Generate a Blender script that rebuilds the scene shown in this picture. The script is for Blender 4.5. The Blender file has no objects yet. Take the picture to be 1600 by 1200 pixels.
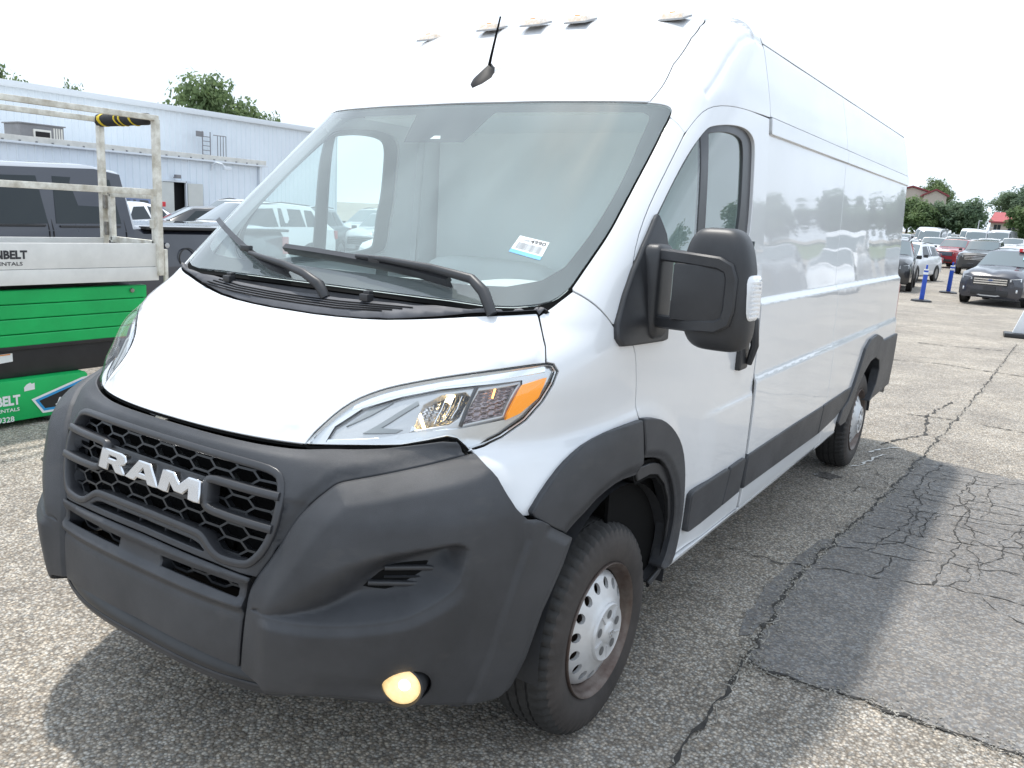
import bpy, bmesh, math, random
import numpy as np
from mathutils import Vector, Matrix
from mathutils.geometry import delaunay_2d_cdt
random.seed(4); RNG = np.random.RandomState(4)
SC = bpy.context.scene
COL = SC.collection
R = math.radians
# ------------------------------------------------------------------ camera
cam = bpy.data.cameras.new('camera'); camo = bpy.data.objects.new('camera', cam); COL.objects.link(camo)
CR = Vector((0.83017499, 0.55485774, 0.05424364)); CU = Vector((-0.15623551, 0.13814699, 0.97801118)); CF = Vector((-0.53516347, 0.82039521, -0.20137466))
mw = Matrix(((CR.x, CU.x, -CF.x), (CR.y, CU.y, -CF.y), (CR.z, CU.z, -CF.z))).to_4x4()
mw.translation = (2.08005, -2.29714, 1.69810)
camo.matrix_world = mw
cam.sensor_fit = 'HORIZONTAL'; cam.sensor_width = 36.0; cam.lens = 36.0 * 1282.9 / 1600.0
cam.clip_start = 0.05; cam.clip_end = 3000
SC.camera = camo
# ------------------------------------------------------------------ sky, sun, exposure
SUNDIR = Vector((0.325, -0.19, -1.0)).normalized()          # the way the sunlight travels
w = bpy.data.worlds.new('World'); SC.world = w; w.use_nodes = True
nt = w.node_tree; nt.nodes.clear()
out = nt.nodes.new('ShaderNodeOutputWorld'); bg = nt.nodes.new('ShaderNodeBackground'); bg.inputs[1].default_value = 0.124
sky = nt.nodes.new('ShaderNodeTexSky'); sky.sky_type = 'NISHITA'; sky.sun_disc = False
sky.sun_elevation = R(69.4); sky.sun_rotation = R(-59.7); sky.air_density = 1.0; sky.dust_density = 3.0; sky.ozone_density = 1.0
tc = nt.nodes.new('ShaderNodeTexCoord'); mp = nt.nodes.new('ShaderNodeMapping'); mp.inputs['Scale'].default_value = (1, 1, 2.2)
nz = nt.nodes.new('ShaderNodeTexNoise'); nz.inputs['Scale'].default_value = 2.6; nz.inputs['Detail'].default_value = 6; nz.inputs['Roughness'].default_value = 0.55; nz.inputs['Distortion'].default_value = 0.6
rp = nt.nodes.new('ShaderNodeValToRGB'); rp.color_ramp.elements[0].position = 0.34; rp.color_ramp.elements[0].color = (0.60, 0.60, 0.60, 1); rp.color_ramp.elements[1].position = 0.6; rp.color_ramp.elements[1].color = (1, 1, 1, 1)
mx = nt.nodes.new('ShaderNodeMix'); mx.data_type = 'RGBA'
mx.inputs[7].default_value = (9.9, 11.2, 12.8, 1)          # thin bright overcast veil
nt.links.new(tc.outputs['Generated'], mp.inputs[0]); nt.links.new(mp.outputs[0], nz.inputs['Vector'])
nt.links.new(nz.outputs['Fac'], rp.inputs[0]); nt.links.new(rp.outputs[0], mx.inputs[0])
nt.links.new(sky.outputs[0], mx.inputs[6]); nt.links.new(mx.outputs[2], bg.inputs[0]); nt.links.new(bg.outputs[0], out.inputs[0])
sl = bpy.data.lights.new('sun', 'SUN'); sl.energy = 3.5; sl.angle = R(2.2); sl.color = (1.0, 0.955, 0.89)
so = bpy.data.objects.new('sun', sl); COL.objects.link(so); so.rotation_euler = SUNDIR.to_track_quat('-Z', 'Y').to_euler()
so.location = (-20, 12, 60)
SC.view_settings.view_transform = 'Standard'; SC.view_settings.look = 'None'; SC.view_settings.gamma = 1; SC.view_settings.exposure = 0.13
SC.view_settings.use_curve_mapping = False
# ------------------------------------------------------------------ materials
def mat(name, col, rough=0.5, metal=0.0, coat=0.0, var=None, bump=None, spec=None, emit=None, estr=1.0, ior=None):
    """var=(scale, amount[, second colour]) mottles the base colour; bump=(scale, strength)"""
    m = bpy.data.materials.new(name); m.use_nodes = True; n = m.node_tree; b = n.nodes['Principled BSDF']
    b.inputs['Base Color'].default_value = (*col, 1); b.inputs['Roughness'].default_value = rough; b.inputs['Metallic'].default_value = metal
    b.inputs['Coat Weight'].default_value = coat; b.inputs['Coat Roughness'].default_value = 0.03
    if spec is not None: b.inputs['Specular IOR Level'].default_value = spec
    if emit: b.inputs['Emission Color'].default_value = (*emit, 1); b.inputs['Emission Strength'].default_value = estr
    if var or bump:
        t = n.nodes.new('ShaderNodeTexCoord')
    if var:
        z = n.nodes.new('ShaderNodeTexNoise'); z.inputs['Scale'].default_value = var[0]; z.inputs['Detail'].default_value = 5; z.inputs['Roughness'].default_value = 0.65
        n.links.new(t.outputs['Object'], z.inputs['Vector'])
        k = n.nodes.new('ShaderNodeMix'); k.data_type = 'RGBA'
        c2 = var[2] if len(var) > 2 else tuple(c * (1 - var[1]) for c in col)
        k.inputs[6].default_value = (*(col if len(var) > 2 else tuple(min(1, c * (1 + var[1] * 0.5)) for c in col)), 1); k.inputs[7].default_value = (*c2, 1)
        r = n.nodes.new('ShaderNodeValToRGB'); r.color_ramp.elements[0].position = 0.35; r.color_ramp.elements[1].position = 0.68
        n.links.new(z.outputs['Fac'], r.inputs[0]); n.links.new(r.outputs[0], k.inputs[0]); n.links.new(k.outputs[2], b.inputs['Base Color'])
        rr = n.nodes.new('ShaderNodeMapRange'); rr.inputs[3].default_value = max(0.02, rough * 0.85); rr.inputs[4].default_value = min(1, rough * 1.2)
        n.links.new(z.outputs['Fac'], rr.inputs[0]); n.links.new(rr.outputs[0], b.inputs['Roughness'])
    if bump:
        z2 = n.nodes.new('ShaderNodeTexNoise'); z2.inputs['Scale'].default_value = bump[0]; z2.inputs['Detail'].default_value = 3
        n.links.new(t.outputs['Object'], z2.inputs['Vector'])
        bp = n.nodes.new('ShaderNodeBump'); bp.inputs['Strength'].default_value = bump[1]; bp.inputs['Distance'].default_value = 0.002
        n.links.new(z2.outputs['Fac'], bp.inputs['Height']); n.links.new(bp.outputs[0], b.inputs['Normal'])
    return m
def glass(name, tint, rough=0.0, film=0.0, filmcol=(0.75, 0.8, 0.78), ior=1.5, gain=1.0):
    """thin pane: tinted see-through + mirror reflection by fresnel + a pale film of dust and painted-in sky glare"""
    m = bpy.data.materials.new(name); m.use_nodes = True; n = m.node_tree; n.nodes.clear()
    o = n.nodes.new('ShaderNodeOutputMaterial'); tr = n.nodes.new('ShaderNodeBsdfTransparent'); tr.inputs[0].default_value = (*tint, 1)
    gl = n.nodes.new('ShaderNodeBsdfGlossy'); gl.inputs['Roughness'].default_value = rough; gl.inputs['Color'].default_value = (1, 1, 1, 1)
    ge = n.nodes.new('ShaderNodeNewGeometry'); dt = n.nodes.new('ShaderNodeVectorMath'); dt.operation = 'DOT_PRODUCT'
    n.links.new(ge.outputs['Normal'], dt.inputs[0]); n.links.new(ge.outputs['Incoming'], dt.inputs[1])
    def mth(op, a, b=None):
        q = n.nodes.new('ShaderNodeMath'); q.operation = op
        for i, v in enumerate((a, b)):
            if v is None: continue
            if isinstance(v, (int, float)): q.inputs[i].default_value = v
            else: n.links.new(v, q.inputs[i])
        return q.outputs[0]
    sch = mth('ADD', mth('MULTIPLY', mth('POWER', mth('SUBTRACT', 1.0, mth('ABSOLUTE', dt.outputs['Value'])), 5.0), 0.92), 0.08)   # both faces of the pane
    ml = n.nodes.new('ShaderNodeMath'); ml.operation = 'MULTIPLY'; ml.inputs[1].default_value = gain; ml.use_clamp = True
    n.links.new(sch, ml.inputs[0])
    x = n.nodes.new('ShaderNodeMixShader'); n.links.new(ml.outputs[0], x.inputs[0]); n.links.new(gl.outputs[0], x.inputs[2])
    if film > 0:
        d = n.nodes.new('ShaderNodeBsdfDiffuse'); d.inputs[0].default_value = (*filmcol, 1)
        t = n.nodes.new('ShaderNodeTexCoord'); z = n.nodes.new('ShaderNodeTexNoise'); z.inputs['Scale'].default_value = 2.6; z.inputs['Detail'].default_value = 7; z.inputs['Distortion'].default_value = 0.4
        mpn = n.nodes.new('ShaderNodeMapping'); mpn.inputs['Scale'].default_value = (1.2, 0.5, 0.8)
        n.links.new(t.outputs['Object'], mpn.inputs[0]); n.links.new(mpn.outputs[0], z.inputs['Vector'])
        r = n.nodes.new('ShaderNodeMapRange'); r.inputs[1].default_value = 0.3; r.inputs[2].default_value = 0.72; r.inputs[3].default_value = film * 0.72; r.inputs[4].default_value = film * 1.3
        n.links.new(z.outputs['Fac'], r.inputs[0])
        y = n.nodes.new('ShaderNodeMixShader'); n.links.new(r.outputs[0], y.inputs[0]); n.links.new(tr.outputs[0], y.inputs[1]); n.links.new(d.outputs[0], y.inputs[2])
        n.links.new(y.outputs[0], x.inputs[1])
    else:
        n.links.new(tr.outputs[0], x.inputs[1])
    n.links.new(x.outputs[0], o.inputs[0])
    return m
M = {}
M['white'] = mat('white_paint', (0.69, 0.70, 0.71), 0.3, coat=1.0, var=(1.6, 0.03))
M['plastic'] = mat('charcoal_plastic', (0.037, 0.039, 0.044), 0.46, var=(4, 0.30), bump=(850, 0.5))
def specks(m, scale, thr, col, amt):
    n = m.node_tree; b = n.nodes['Principled BSDF']; src = b.inputs['Base Color'].links[0].from_socket
    t = n.nodes.new('ShaderNodeTexCoord'); z = n.nodes.new('ShaderNodeTexNoise'); z.inputs['Scale'].default_value = scale; z.inputs['Detail'].default_value = 4; z.inputs['Roughness'].default_value = .7
    mp_ = n.nodes.new('ShaderNodeMapping'); mp_.inputs['Scale'].default_value = (1, 1, 2.2); mp_.inputs['Rotation'].default_value = (.4, .3, .5); n.links.new(t.outputs['Object'], mp_.inputs[0]); n.links.new(mp_.outputs[0], z.inputs['Vector'])
    r = n.nodes.new('ShaderNodeMapRange'); r.inputs[1].default_value = thr; r.inputs[2].default_value = thr + .06; r.inputs[4].default_value = amt; n.links.new(z.outputs['Fac'], r.inputs[0])
    x = n.nodes.new('ShaderNodeMix'); x.data_type = 'RGBA'; x.inputs[7].default_value = (*col, 1); n.links.new(r.outputs[0], x.inputs[0]); n.links.new(src, x.inputs[6]); n.links.new(x.outputs[2], b.inputs['Base Color'])
specks(M['plastic'], 26, .715, (.24, .23, .22), .8); specks(M['plastic'], 3.0, .60, (.075, .072, .068), .22)
M['plastic2'] = mat('dark_plastic', (0.030, 0.031, 0.034), 0.42, var=(7, 0.25), bump=(600, 0.15))
M['aerial'] = mat('aerial_black', (0.010, 0.010, 0.011), 0.6, spec=0.25); M['lampbase'] = mat('lamp_base_grey', (0.30, 0.30, 0.30), 0.5)
M['mesh'] = mat('grille_black', (0.016, 0.017, 0.019), 0.35, var=(8, 0.2))
M['satin'] = mat('satin_black_trim', (0.035, 0.036, 0.040), 0.33, var=(8, 0.2))
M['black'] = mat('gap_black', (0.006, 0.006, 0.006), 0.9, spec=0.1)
M['cowl'] = mat('cowl_grey_plastic', (0.085, 0.086, 0.095), 0.55, var=(9, 0.25), bump=(500, 0.2))
M['rubber'] = mat('tyre_rubber', (0.026, 0.025, 0.024), 0.75, var=(9, 0.3), bump=(180, 0.25))
M['sidewall'] = mat('dusty_sidewall', (0.040, 0.034, 0.031), 0.7, var=(6, 0.35), bump=(160, 0.2))
M['steel_rim'] = mat('rusty_steel_rim', (0.15, 0.125, 0.11), 0.42, metal=0.6, var=(14, 0.3, (0.085, 0.055, 0.045)))
M['silver'] = mat('silver_wheel_paint', (0.56, 0.56, 0.56), 0.35, metal=0.35, var=(10, 0.12))
M['badge'] = mat('satin_chrome', (0.66, 0.67, 0.69), 0.22, metal=1.0)
M['chrome'] = mat('chrome', (0.85, 0.86, 0.88), 0.08, metal=1.0)
M['reflector'] = mat('lamp_reflector', (0.72, 0.73, 0.75), 0.18, metal=0.9)
M['lampgrey'] = mat('lamp_bezel_grey', (0.55, 0.55, 0.55), 0.25, metal=0.6)
M['lamptray'] = mat('lamp_tray_silver', (0.66, 0.67, 0.68), 0.22, metal=0.6)
M['amber'] = mat('amber_plastic', (0.90, 0.30, 0.015), 0.2, coat=0.6, emit=(1.0, 0.33, 0.0), estr=0.25)
M['bulb'] = mat('lit_bulb', (1, 0.85, 0.5), 0.3, emit=(1.0, 0.70, 0.30), estr=14.0)
M['bulb2'] = mat('lit_amber_filament', (1, 0.5, 0.2), 0.3, emit=(1.0, 0.42, 0.10), estr=3.0)
M['foglit'] = mat('lit_fog_lens', (0.9, 0.75, 0.45), 0.15, coat=1, emit=(1.0, 0.66, 0.26), estr=0.75, var=(60, 0.25))
M['clear'] = glass('clear_lens', (0.97, 0.98, 0.98), gain=0.55)
M['turnrefl'] = mat('smoked_reflector', (0.34, 0.29, 0.30), 0.25, metal=0.8)
M['wind'] = glass('windscreen_glass', (0.90, 0.97, 0.96), film=0.155, filmcol=(0.72, 0.84, 0.81), gain=1.05)  # pale film paints in the bright sky reflection, besides some dust
M['doorglass'] = glass('green_door_glass', (0.78, 0.91, 0.89), gain=1.3, film=0.04)
M['frit'] = mat('windscreen_frit', (0.016, 0.014, 0.02), 0.6, spec=0.1)
M['mirror'] = mat('mirror_glass', (0.72, 0.80, 0.80), 0.02, metal=1.0)
M['dash'] = mat('dash_grey', (0.62, 0.65, 0.65), 0.7, bump=(300, 0.2))
M['trim'] = mat('cabin_trim_grey', (0.86, 0.88, 0.87), 0.8)
M['seat'] = mat('seat_fabric', (0.72, 0.74, 0.74), 0.9, bump=(200, 0.3))
M['paper'] = mat('paper_white', (0.80, 0.82, 0.82), 0.7)
M['ink'] = mat('black_ink', (0.03, 0.03, 0.035), 0.6)
M['inkgrey'] = mat('grey_ink', (0.25, 0.27, 0.28), 0.6)
M['blueink'] = mat('blue_print', (0.10, 0.40, 0.75), 0.5)
# ------------------------------------------------------------------ objects and tags
def tag(o, label=None, cat=None, group=None, kind=None):
    if label: o['label'] = label
    if cat: o['category'] = cat
    if group: o['group'] = group
    if kind: o['kind'] = kind
    return o
def empty(name, loc=(0, 0, 0), rz=0.0, label=None, cat=None, group=None):
    o = bpy.data.objects.new(name, None); o.location = loc; o.rotation_euler = (0, 0, rz); o.empty_display_size = 0.2
    COL.objects.link(o); return tag(o, label, cat, group)
def link(name, me, parent=None, label=None):
    o = bpy.data.objects.new(name, me); COL.objects.link(o)
    if parent: o.parent = parent
    if label: o['label'] = label
    return o
class MB:
    def __init__(s): s.v = []; s.f = []; s.mi = []
    def add(s, v, f, mi=0):
        n = len(s.v); s.v += [tuple(p) for p in v]; s.f += [tuple(i + n for i in q) for q in f]; s.mi += [mi] * len(f); return s
    def box(s, c, d, mi=0, rot=None, taper=1.0):
        x, y, z = (k / 2 for k in d)
        P = [Vector((sx * x * (taper if sz > 0 else 1), sy * y * (taper if sz > 0 else 1), sz * z)) for sz in (-1, 1) for sy in (-1, 1) for sx in (-1, 1)]
        if rot is not None: P = [rot @ p for p in P]
        P = [p + Vector(c) for p in P]
        return s.add(P, [(0, 2, 3, 1), (4, 5, 7, 6), (0, 1, 5, 4), (2, 6, 7, 3), (0, 4, 6, 2), (1, 3, 7, 5)], mi)
    def bar(s, a, b, wd, ht, up=(0, 0, 1), mi=0, wd2=None, ht2=None):
        a, b = Vector(a), Vector(b); d = (b - a).normalized(); up = Vector(up); sd = d.cross(up)
        if sd.length < 1e-4: sd = d.cross(Vector((1, 0, 0)))
        sd.normalize(); u = sd.cross(d)
        P = []
        for p, k, h in ((a, wd, ht), (b, wd2 or wd, ht2 or ht)):
            P += [p + sd * k / 2 - u * h / 2, p + sd * k / 2 + u * h / 2, p - sd * k / 2 + u * h / 2, p - sd * k / 2 - u * h / 2]
        return s.add(P, [(0, 1, 2, 3), (7, 6, 5, 4), (0, 4, 5, 1), (1, 5, 6, 2), (2, 6, 7, 3), (3, 7, 4, 0)], mi)
    def tube(s, pts, r, n=8, mi=0, cap=True):
        pts = [Vector(p) for p in pts]; rr = r if isinstance(r, (list, tuple)) else [r] * len(pts)
        V = []; F = []; prev = None
        for i, p in enumerate(pts):
            d = (pts[min(i + 1, len(pts) - 1)] - pts[max(i - 1, 0)]).normalized()
            if prev is None:
                a = d.cross(Vector((0, 0, 1)));  a = a if a.length > 1e-3 else d.cross(Vector((1, 0, 0)))
            else: a = prev - d * prev.dot(d)
            a.normalize(); b = d.cross(a); prev = a
            for k in range(n):
                t = 2 * math.pi * k / n; V.append(p + (a * math.cos(t) + b * math.sin(t)) * rr[i])
        for i in range(len(pts) - 1):
            for k in range(n):
                F.append((i * n + k, i * n + (k + 1) % n, (i + 1) * n + (k + 1) % n, (i + 1) * n + k))
        if cap: F.append(tuple(range(n - 1, -1, -1))); F.append(tuple((len(pts) - 1) * n + k for k in range(n)))
        return s.add(V, F, mi)
    def lathe(s, prof, c=(0, 0, 0), axis='x', n=48, mi=0, close=False, mis=None, mod=None):
        """prof: (axial, radius) pairs"""
        V = []; F = []; FM = []; m = len(prof)
        for k in range(n):
            t = 2 * math.pi * k / n; ct, st = math.cos(t), math.sin(t)
            for j, (a, r) in enumerate(prof):
                if mod: a, r = mod(j, k, a, r)
                if axis == 'x': V.append((c[0] + a, c[1] + r * ct, c[2] + r * st))
                elif axis == 'z': V.append((c[0] + r * ct, c[1] + r * st, c[2] + a))
                else: V.append((c[0] + r * st, c[1] + a, c[2] + r * ct))
        for k in range(n):
            k2 = (k + 1) % n
            for j in range(m - 1 + (1 if close else 0)):
                j2 = (j + 1) % m
                F.append((k * m + j, k2 * m + j, k2 * m + j2, k * m + j2)); FM.append(mis[j] if mis else mi)
        b = len(s.v); s.v += V; s.f += [tuple(i + b for i in q) for q in F]; s.mi += FM
        return s
    def prism(s, poly, axis, a, b, mi=0):
        """extrude a 2-D polygon along an axis between a and b; poly in the other two axes in xyz order"""
        n = len(poly)
        def P(p, t): return {'x': (t, p[0], p[1]), 'y': (p[0], t, p[1]), 'z': (p[0], p[1], t)}[axis]
        V = [P(p, a) for p in poly] + [P(p, b) for p in poly]
        F = [tuple(range(n)), tuple(range(2 * n - 1, n - 1, -1))] + [(i, i + n, (i + 1) % n + n, (i + 1) % n) for i in range(n)]
        return s.add(V, F, mi)
    def build(s, name, mats, parent=None, label=None, smooth=35, bevel=0.0, seg=2):
        me = bpy.data.meshes.new(name); me.from_pydata(s.v, [], s.f)
        for m in (mats if isinstance(mats, (list, tuple)) else [mats]): me.materials.append(m)
        me.polygons.foreach_set('material_index', s.mi)
        bm = bmesh.new(); bm.from_mesh(me); bmesh.ops.recalc_face_normals(bm, faces=bm.faces[:])
        if bevel > 0:
            ed = [e for e in bm.edges if len(e.link_faces) == 2 and e.calc_face_angle(0) > R(40)]
            bmesh.ops.bevel(bm, geom=ed, offset=bevel, segments=seg, affect='EDGES', profile=0.6, clamp_overlap=True)
        bm.to_mesh(me); bm.free()
        if smooth:
            me.polygons.foreach_set('use_smooth', [True] * len(me.polygons)); me.set_sharp_from_angle(angle=R(smooth))
        return link(name, me, parent, label)
def smoothstep(a, b, x):
    t = np.clip((np.asarray(x, float) - a) / (b - a), 0, 1); return t * t * (3 - 2 * t)
def in_poly(px, py, poly):
    px = np.asarray(px); py = np.asarray(py); ins = np.zeros(px.shape, bool); n = len(poly)
    for i in range(n):
        x1, y1 = poly[i]; x2, y2 = poly[(i + 1) % n]
        if y1 == y2: continue
        c = ((y1 > py) != (y2 > py)) & (px < (x2 - x1) * (py - y1) / (y2 - y1) + x1); ins ^= c
    return ins
def dist_line(px, py, line, closed=False):
    d = np.full(np.shape(px), 1e9); n = len(line)
    for i in range(n if closed else n - 1):
        x1, y1 = line[i]; x2, y2 = line[(i + 1) % n]; dx, dy = x2 - x1, y2 - y1; L = dx * dx + dy * dy + 1e-12
        t = np.clip(((px - x1) * dx + (py - y1) * dy) / L, 0, 1)
        d = np.minimum(d, np.hypot(px - x1 - t * dx, py - y1 - t * dy))
    return d
def area(p): return 0.5 * sum(p[i][0] * p[(i + 1) % len(p)][1] - p[(i + 1) % len(p)][0] * p[i][1] for i in range(len(p)))
def chaikin(p, it=1, closed=True, keep=50):
    for _ in range(it):
        q = []; n = len(p)
        for i in range(n):
            a, b, c = p[i - 1], p[i], p[(i + 1) % n]
            if not closed and i in (0, n - 1): q.append(b); continue
            v1 = (b[0] - a[0], b[1] - a[1]); v2 = (c[0] - b[0], c[1] - b[1])
            an = abs(math.degrees(math.atan2(v1[0] * v2[1] - v1[1] * v2[0], v1[0] * v2[0] + v1[1] * v2[1])))
            if an > keep: q.append(b)
            else:
                q.append((b[0] * .75 + a[0] * .25, b[1] * .75 + a[1] * .25)); q.append((b[0] * .75 + c[0] * .25, b[1] * .75 + c[1] * .25))
        p = q
    return p
def dense(p, h, closed=True):
    q = []; n = len(p)
    for i in range(n if closed else n - 1):
        a, b = p[i], p[(i + 1) % n]; L = math.hypot(b[0] - a[0], b[1] - a[1]); k = max(1, int(math.ceil(L / h)))
        q += [(a[0] + (b[0] - a[0]) * t / k, a[1] + (b[1] - a[1]) * t / k) for t in range(k)]
    if not closed: q.append(p[-1])
    return q
def inset(p, g):
    """move every vertex of a CCW loop inwards by g"""
    n = len(p); q = []
    for i in range(n):
        a, b, c = p[i - 1], p[i], p[(i + 1) % n]
        e1 = (b[0] - a[0], b[1] - a[1]); e2 = (c[0] - b[0], c[1] - b[1])
        l1 = math.hypot(*e1) or 1e-9; l2 = math.hypot(*e2) or 1e-9
        n1 = (-e1[1] / l1, e1[0] / l1); n2 = (-e2[1] / l2, e2[0] / l2)
        m = (n1[0] + n2[0], n1[1] + n2[1]); d = 1 + n1[0] * n2[0] + n1[1] * n2[1]; d = max(d, 0.35)
        q.append((b[0] + m[0] / d * g, b[1] + m[1] / d * g))
    return q
def cdt(outer, holes, step, extra=()):
    """triangulate outer minus holes with an interior grid; returns 2-D points and triangles"""
    loops = [outer] + list(holes); pts = []; ed = []
    for L in loops:
        b = len(pts); pts += L; ed += [(b + i, b + (i + 1) % len(L)) for i in range(len(L))]
    xs = [p[0] for p in outer]; ys = [p[1] for p in outer]
    gx = np.arange(min(xs), max(xs) + step, step); gy = np.arange(min(ys), max(ys) + step * .87, step * .87)
    X, Y = np.meshgrid(gx, gy); X = X + (np.arange(len(gy)) % 2)[:, None] * step / 2
    X = X.ravel(); Y = Y.ravel(); ok = in_poly(X, Y, outer)
    for h in holes: ok &= ~in_poly(X, Y, h)
    X, Y = X[ok], Y[ok]; d = np.full(X.shape, 1e9)
    for L in loops: d = np.minimum(d, dist_line(X, Y, L, True))
    k = d > step * .45; inner = list(zip(X[k], Y[k]))
    for line in extra:
        ex = np.array(line); o = in_poly(ex[:, 0], ex[:, 1], outer)
        inner += [tuple(p) for p in ex[o]]
    allp = [Vector((float(a), float(b))) for a, b in pts + inner]
    V, E, F, *_ = delaunay_2d_cdt(allp, ed, [], 0, 1e-6)
    V = np.array([(v[0], v[1]) for v in V]); F = np.array([f for f in F if len(f) == 3])
    c = V[F].mean(axis=1); ok = in_poly(c[:, 0], c[:, 1], outer)
    for h in holes: ok &= ~in_poly(c[:, 0], c[:, 1], h)
    F = F[ok]
    a2 = (V[F[:, 1]] - V[F[:, 0]]); b2 = (V[F[:, 2]] - V[F[:, 0]]); cr = a2[:, 0] * b2[:, 1] - a2[:, 1] * b2[:, 0]
    F[cr < 0] = F[cr < 0][:, ::-1]
    return V, F
def text2d(s, bold=0.0, shear=0.0):
    """a word as flat triangles in a unit box: width = returned aspect, height 1"""
    cu = bpy.data.curves.new('word', 'FONT'); cu.body = s; cu.size = 1; cu.offset = bold; cu.resolution_u = 2; cu.shear = shear; cu.fill_mode = 'FRONT'
    o = bpy.data.objects.new('word', cu); COL.objects.link(o); dg = bpy.context.evaluated_depsgraph_get()
    me = bpy.data.meshes.new_from_object(o.evaluated_get(dg)); V = np.array([v.co[:2] for v in me.vertices]); F = [tuple(p.vertices) for p in me.polygons]
    bpy.data.objects.remove(o); bpy.data.curves.remove(cu); bpy.data.meshes.remove(me)
    lo = V.min(0); hi = V.max(0); h = hi[1] - lo[1]
    return (V - lo) / h, F, (hi[0] - lo[0]) / h
# ------------------------------------------------------------------ body surface of the van: horizontal sections
def pchip(xs,ys):
    xs=np.array(xs,float);ys=np.array(ys,float);h=np.diff(xs);d=np.diff(ys)/h
    m=np.zeros_like(ys);m[0]=d[0];m[-1]=d[-1]
    for i in range(1,len(xs)-1):
        if d[i-1]*d[i]>0:
            w1=2*h[i]+h[i-1];w2=h[i]+2*h[i-1];m[i]=(w1+w2)/(w1/d[i-1]+w2/d[i])
    def g(x):
        x=np.clip(np.asarray(x,float),xs[0],xs[-1]);i=np.clip(np.searchsorted(xs,x)-1,0,len(xs)-2)
        t=(x-xs[i])/h[i];t2=t*t;t3=t2*t
        return (2*t3-3*t2+1)*ys[i]+(t3-2*t2+t)*h[i]*m[i]+(-2*t3+3*t2)*ys[i+1]+(t3-t2)*h[i]*m[i+1]
    return g
YC=1.2
# z, front centre y, half width, y where the side turns straight, squareness
SECT = T0 = np.array([
(.20,-.95,.95,.2,2.6),
(.35,-1.0,.985,.2,2.9),
(.485,-1.045,1.0,.2,3.0),
(.60,-1.035,1.005,.2,3.2),
(.734,-1.01,1.01,.2,3.4),
(.90,-.967,1.012,.2,3.5),
(.96,-.952,1.012,.2,3.3),
(1.03,-.93,1.012,.2,2.9),
(1.08,-.905,1.012,.2,2.45),
(1.15,-.80,1.012,.22,2.85),
(1.25,-.63,1.012,.25,3.9),
(1.33,-.485,1.01,.28,4.6),
(1.38,-.40,1.008,.31,4.7),
(1.42,-.345,1.004,.34,5.0),
(1.50,-.25,.998,.40,5.2),
(1.65,-.09,.99,.52,4.9),
(1.80,.068,.982,.66,4.5),
(1.963,.24,.971,.82,4.1),
(2.10,.385,.961,.96,3.8),
(2.17,.458,.954,1.03,3.7),
(2.25,.565,.94,1.09,3.5),
(2.35,.685,.917,1.16,3.2),
(2.458,.81,.887,1.3,3.0),
(2.50,.875,.862,1.36,2.9),
(2.53,.965,.825,1.42,2.8),
(2.55,1.07,.77,1.45,2.8),
(2.562,1.20,.70,1.47,2.8)])
fy=pchip(SECT[:,0],SECT[:,1]);fW=pchip(SECT[:,0],SECT[:,2]);fb=pchip(SECT[:,0],SECT[:,3]);fn=pchip(SECT[:,0],SECT[:,4])
def inside(x,y,z,d=0):
    """<1 inside"""
    W=fW(z)+d;yb=fb(z);L=yb-fy(z)+d;n=fn(z)
    q=np.maximum(yb-y,0)/L
    return (np.abs(x/W)**n+q**n)
def xyz(u,z):
    """u: degrees about (0,YC) up to 90, then 90+ (y-YC)*40"""
    u,z=np.broadcast_arrays(np.asarray(u,float),np.asarray(z,float))
    a=np.radians(np.minimum(np.abs(u),90));s,c=np.sin(a),np.cos(a)
    lo=np.full(u.shape,.0);hi=np.full(u.shape,3.0)
    for _ in range(36):
        m=(lo+hi)/2;i=inside(m*s,YC-m*c,z)<1
        lo=np.where(i,m,lo);hi=np.where(i,hi,m)
    m=lo
    x=m*s;y=YC-m*c
    far=np.abs(u)>90
    x=np.where(far,fW(z),x);y=np.where(far,YC+(np.abs(u)-90)/40,y)
    return np.stack([np.where(u<0,-x,x),y,z],-1)
KU = 0.03                                                    # metres per degree of u in the flat pattern
def base_n(u, z):
    du, dz = 0.04, 0.002
    P = xyz(u, z); A = xyz(u + du, z) - xyz(u - du, z); B = xyz(u, z + dz) - xyz(u, z - dz)
    N = np.cross(A, B); N /= np.linalg.norm(N, axis=-1, keepdims=True) + 1e-12
    return P, N
def on_body(u, z, off=0.0):
    P, N = base_n(np.asarray(u, float), np.asarray(z, float)); return P + N * np.asarray(off)[..., None] if np.ndim(off) else P + N * off
def surf_eval(u, z, off, disp):
    P, N = base_n(u, z)
    if disp is None: return P + N * off, N
    f = lambda a, b: (lambda q: q[0] + q[1] * (off + disp(a, b))[..., None])(base_n(a, b))
    Q = P + N * (off + disp(u, z))[..., None]
    du, dz = 0.08, 0.0025
    A = f(u + du, z) - f(u - du, z); B = f(u, z + dz) - f(u, z - dz)
    D = np.cross(A, B); D /= np.linalg.norm(D, axis=-1, keepdims=True) + 1e-12
    return Q, D
def raw_mesh(name, V, F, N, mi, mats, parent=None, label=None):
    me = bpy.data.meshes.new(name); me.from_pydata([tuple(map(float, p)) for p in V], [], [tuple(int(i) for i in f) for f in F])
    for m in (mats if isinstance(mats, (list, tuple)) else [mats]): me.materials.append(m)
    me.polygons.foreach_set('material_index', mi); me.polygons.foreach_set('use_smooth', [True] * len(me.polygons))
    me.normals_split_custom_set_from_vertices([tuple(map(float, n)) for n in N])
    return link(name, me, parent, label)
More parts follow.
